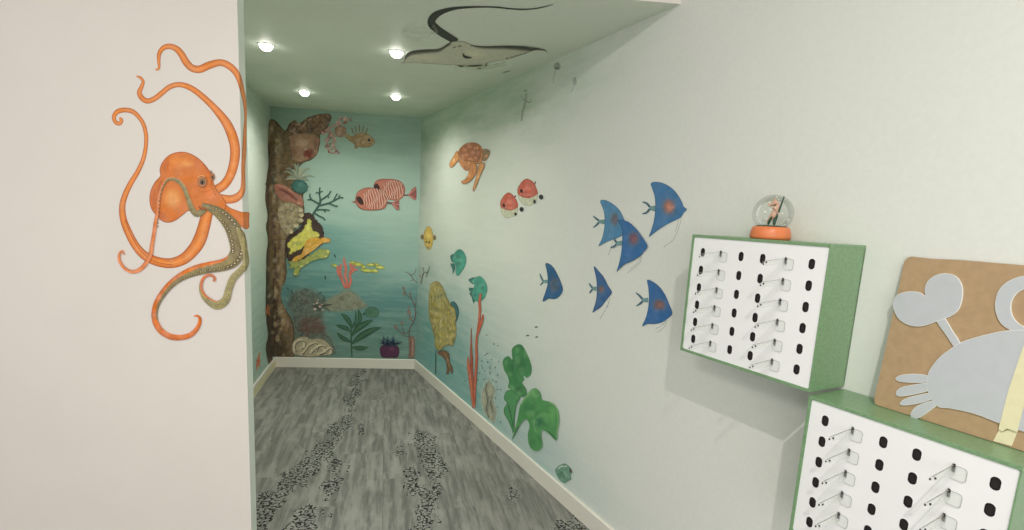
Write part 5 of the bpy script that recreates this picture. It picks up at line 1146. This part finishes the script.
for pts in ([(fig(0.010, 0.045, 0.006), 0.004), (fig(0.016, 0.068, 0.006), 0.0036), (fig(0.023, 0.095, 0.006), 0.0028), (fig(0.029, 0.120, 0.006), 0.0018)], [(fig(-0.006, 0.045, 0.008), 0.004), (fig(-0.002, 0.058, 0.008), 0.0045), (fig(0.004, 0.068, 0.008), 0.003)], [(fig(0.013, 0.045, 0.01), 0.005), (fig(0.013, 0.056, 0.01), 0.005), (fig(0.012, 0.066, 0.01), 0.003)]):
    skinchain('weed_blade', pts, M_DG, root)
for x, z, r in ((-0.020, 0.078, 0.0045), (0.030, 0.075, 0.003), (0.008, 0.118, 0.0026), (-0.012, 0.104, 0.0024), (0.014, 0.112, 0.0022), (-0.014, 0.060, 0.003)):
    bm = bmesh.new(); bmesh.ops.create_icosphere(bm, subdivisions=2, radius=r)
    for v in bm.verts: v.co += fig(x, z, 0.006)
    o = link('bead', bm, M_BUB, None, True, origin=Vector()); o.parent = root

# ================================================================== CARDBOARD with the crab cut-out
BOT, TOPZ, DB = 1.1395, 1.553, 0.066
SL = (DB-0.010)/(TOPZ-BOT)
e1 = RT.copy(); e2 = (RN*SL+Vector((0, 0, 1))).normalized(); cn = e1.cross(e2).normalized()
if cn.dot(CAM-RW(0.6, 1.3)) < 0: cn = -cn
cb0 = RW(0, BOT+0.0008, DB); cdd = cn.dot(cb0)
def cpt(x, y, off=0.0): return hit(x, y, cn, cdd)+cn*off
def cuv(x, y): q = cpt(x, y)-cb0; return q.dot(e1), q.dot(e2)
def cw(u, v, off=0.0): return cb0+e1*u+e2*v+cn*off
u0, v0 = cuv(873, 404); ut, vt = cuv(906, 256)
M_CARD = simple('brown_cardboard', (174, 147, 112), 0.85, 0.06, 45, bump=0.15)
M_CORE = simple('cardboard_edge', (150, 118, 78), 0.9, 0.1, 60)
M_SILV = simple('silver_grey_card', (196, 200, 202), 0.35, 0.02, 30, Metallic=0.15)
M_CUT = simple('white_cut_edge', (236, 236, 228), 0.5)
root = empty('cardboard_sheet', cw(0.57, 0), 'brown cardboard sheet leaning on the wall atop the lower green box', 'cardboard')
def K(name, bm, mat, parent, base, sm=False):
    o = link(name, bm, mat, None, sm, origin=base.copy()); o.location = (0, 0, 0); o.parent = parent; return o
W1 = u0-0.37
outl = [(u0-0.010, 0.0), (u0-0.003, 0.004), (u0, 0.014), (u0-0.004+(ut-u0)*0.5+0.004, vt*0.5), (ut+0.001, vt-0.016), (ut-0.004, vt-0.005), (ut-0.014, vt), (ut-0.06, vt-0.002), (ut-0.12, vt+0.001), (W1, vt), (W1, 0.0)]
bm = bmesh.new(); prism(bm, [cw(p[0], p[1], 0) for p in outl], -cn*0.006)
for f in bm.faces:
    if abs(f.normal.dot(cn)) < 0.5: f.material_index = 1
o = K('sheet', bm, [M_CARD, M_CORE], root, root.location)
# crab
cr = empty('crab_cutout', cw(0.57, 0.1, 0.001), 'silver grey crab cut from card, mounted on the brown cardboard sheet', 'cutout')
k7, o6, o7 = 3.786, (884, 250), (864, 340)
def ringpts(org, pts, k=3.786): return [(org[0]+p[0]/k, org[1]+p[1]/k) for p in pts]
def cut(name, pts, t0=0.0006, t1=0.0028, nn=4, sub=0.6):
    P = catmull(pts, True, nn) if nn > 1 else pts
    uv = [cuv(*p) for p in P]
    if Art.area(uv) < 0: uv.reverse()
    bm = bmesh.new(); n_ = len(uv)
    t1 *= 1.7; lo = [bm.verts.new(cw(u, v, t0)) for u, v in uv]; hi = [bm.verts.new(cw(u, v, t1)) for u, v in uv]
    inn = []
    for i in range(n_):
        a_, b_ = uv[i-1], uv[(i+1) % n_]; tx, ty = b_[0]-a_[0], b_[1]-a_[1]; L_ = math.hypot(tx, ty) or 1
        inn.append((uv[i][0]-ty/L_*0.0009, uv[i][1]+tx/L_*0.0009))
    top = [bm.verts.new(cw(u, v, t1+0.0003)) for u, v in inn]
    for i in range(n_):
        j = (i+1) % n_; f = bm.faces.new((lo[i], lo[j], hi[j], hi[i])); f.material_index = 1; f = bm.faces.new((hi[i], hi[j], top[j], top[i])); f.material_index = 1
    for t_ in tessellate_polygon([[Vector((u, v, 0)) for u, v in inn]]):
        try: bm.faces.new([top[i] for i in t_])
        except ValueError: pass
    return K(name, bm, [M_SILV, M_CUT], cr, cr.location)
cut('claw', ringpts(o6, [(38, 215), (41, 188), (60, 167), (95, 158), (135, 160), (159, 173), (157, 150), (168, 120), (197, 97), (237, 89), (275, 100), (297, 130), (301, 170), (291, 215), (270, 242), (235, 260), (205, 270), (165, 284), (130, 290), (90, 282), (55, 257)]))
cut('claw_arm', ringpts(o6, [(200, 268), (216, 260), (232, 256), (262, 306), (296, 360), (280, 375), (268, 368), (235, 318)]), 0.0005, 0.0026, 2)
cut('shell', ringpts(o6, [(166, 500), (170, 468), (186, 440), (215, 405), (250, 378), (290, 352), (340, 334), (400, 318), (450, 308), (495, 304), (545, 305), (610, 322), (665, 370)])
    + ringpts(o7, [(738, 270), (742, 330), (700, 360), (606, 346), (510, 313), (420, 279), (330, 259), (292, 256), (270, 242), (255, 220), (245, 195), (238, 165)]))
cut('leg', ringpts(o7, [(122, 147), (140, 134), (190, 128), (246, 136), (242, 160), (190, 162), (140, 158)]), 0.0005, 0.0027)
cut('leg', ringpts(o7, [(124, 198), (145, 179), (200, 168), (250, 164), (250, 190), (200, 205), (150, 213), (130, 212)]), 0.0005, 0.0027)
cut('leg', ringpts(o7, [(138, 240), (160, 222), (210, 208), (255, 202), (262, 222), (210, 240), (155, 248)]), 0.0005, 0.0027)
cut('leg', ringpts(o7, [(179, 282), (195, 256), (230, 238), (265, 230), (278, 246), (245, 273), (215, 293), (190, 297)]), 0.0005, 0.0027)
cut('claw', ringpts(o6, [(500, 310), (450, 283), (427, 240), (424, 195), (440, 150), (475, 118), (530, 99), (590, 100), (625, 130), (620, 168), (590, 148), (550, 144), (505, 165), (484, 205), (489, 248), (512, 278), (545, 300)]), 0.0004, 0.0025)
# masking tape over crab and cardboard
def tape(pts, off, label, parent=None):
    P = [cuv(*p) for p in pts]; bm = bmesh.new(); prism(bm, [cw(u, v, off) for u, v in P], cn*0.0004)
    return tag(link('masking_tape', bm, M_TAPE), label, 'tape')
tape([(1028, 335), (1009.5, 390), (999.5, 429), (1003.5, 431.5), (1008, 428.5), (1018.5, 432), (1024, 409), (1046, 335)], 0.0056, 'pale yellow masking tape strip running down over the silver crab')
tape([(999.5, 429), (1003, 432), (1008.5, 429.5), (1017.6, 431.8), (1011.8, 446.0), (993.3, 441.0)], 0.0005, 'short masking tape end stuck on the bare cardboard below the crab')

# ------------------------------------------------------------------ view
vs = sc.view_settings; vs.view_transform = 'Standard'; vs.look = 'None'; vs.gamma = 1; vs.use_curve_mapping = False; vs.exposure = 0.06
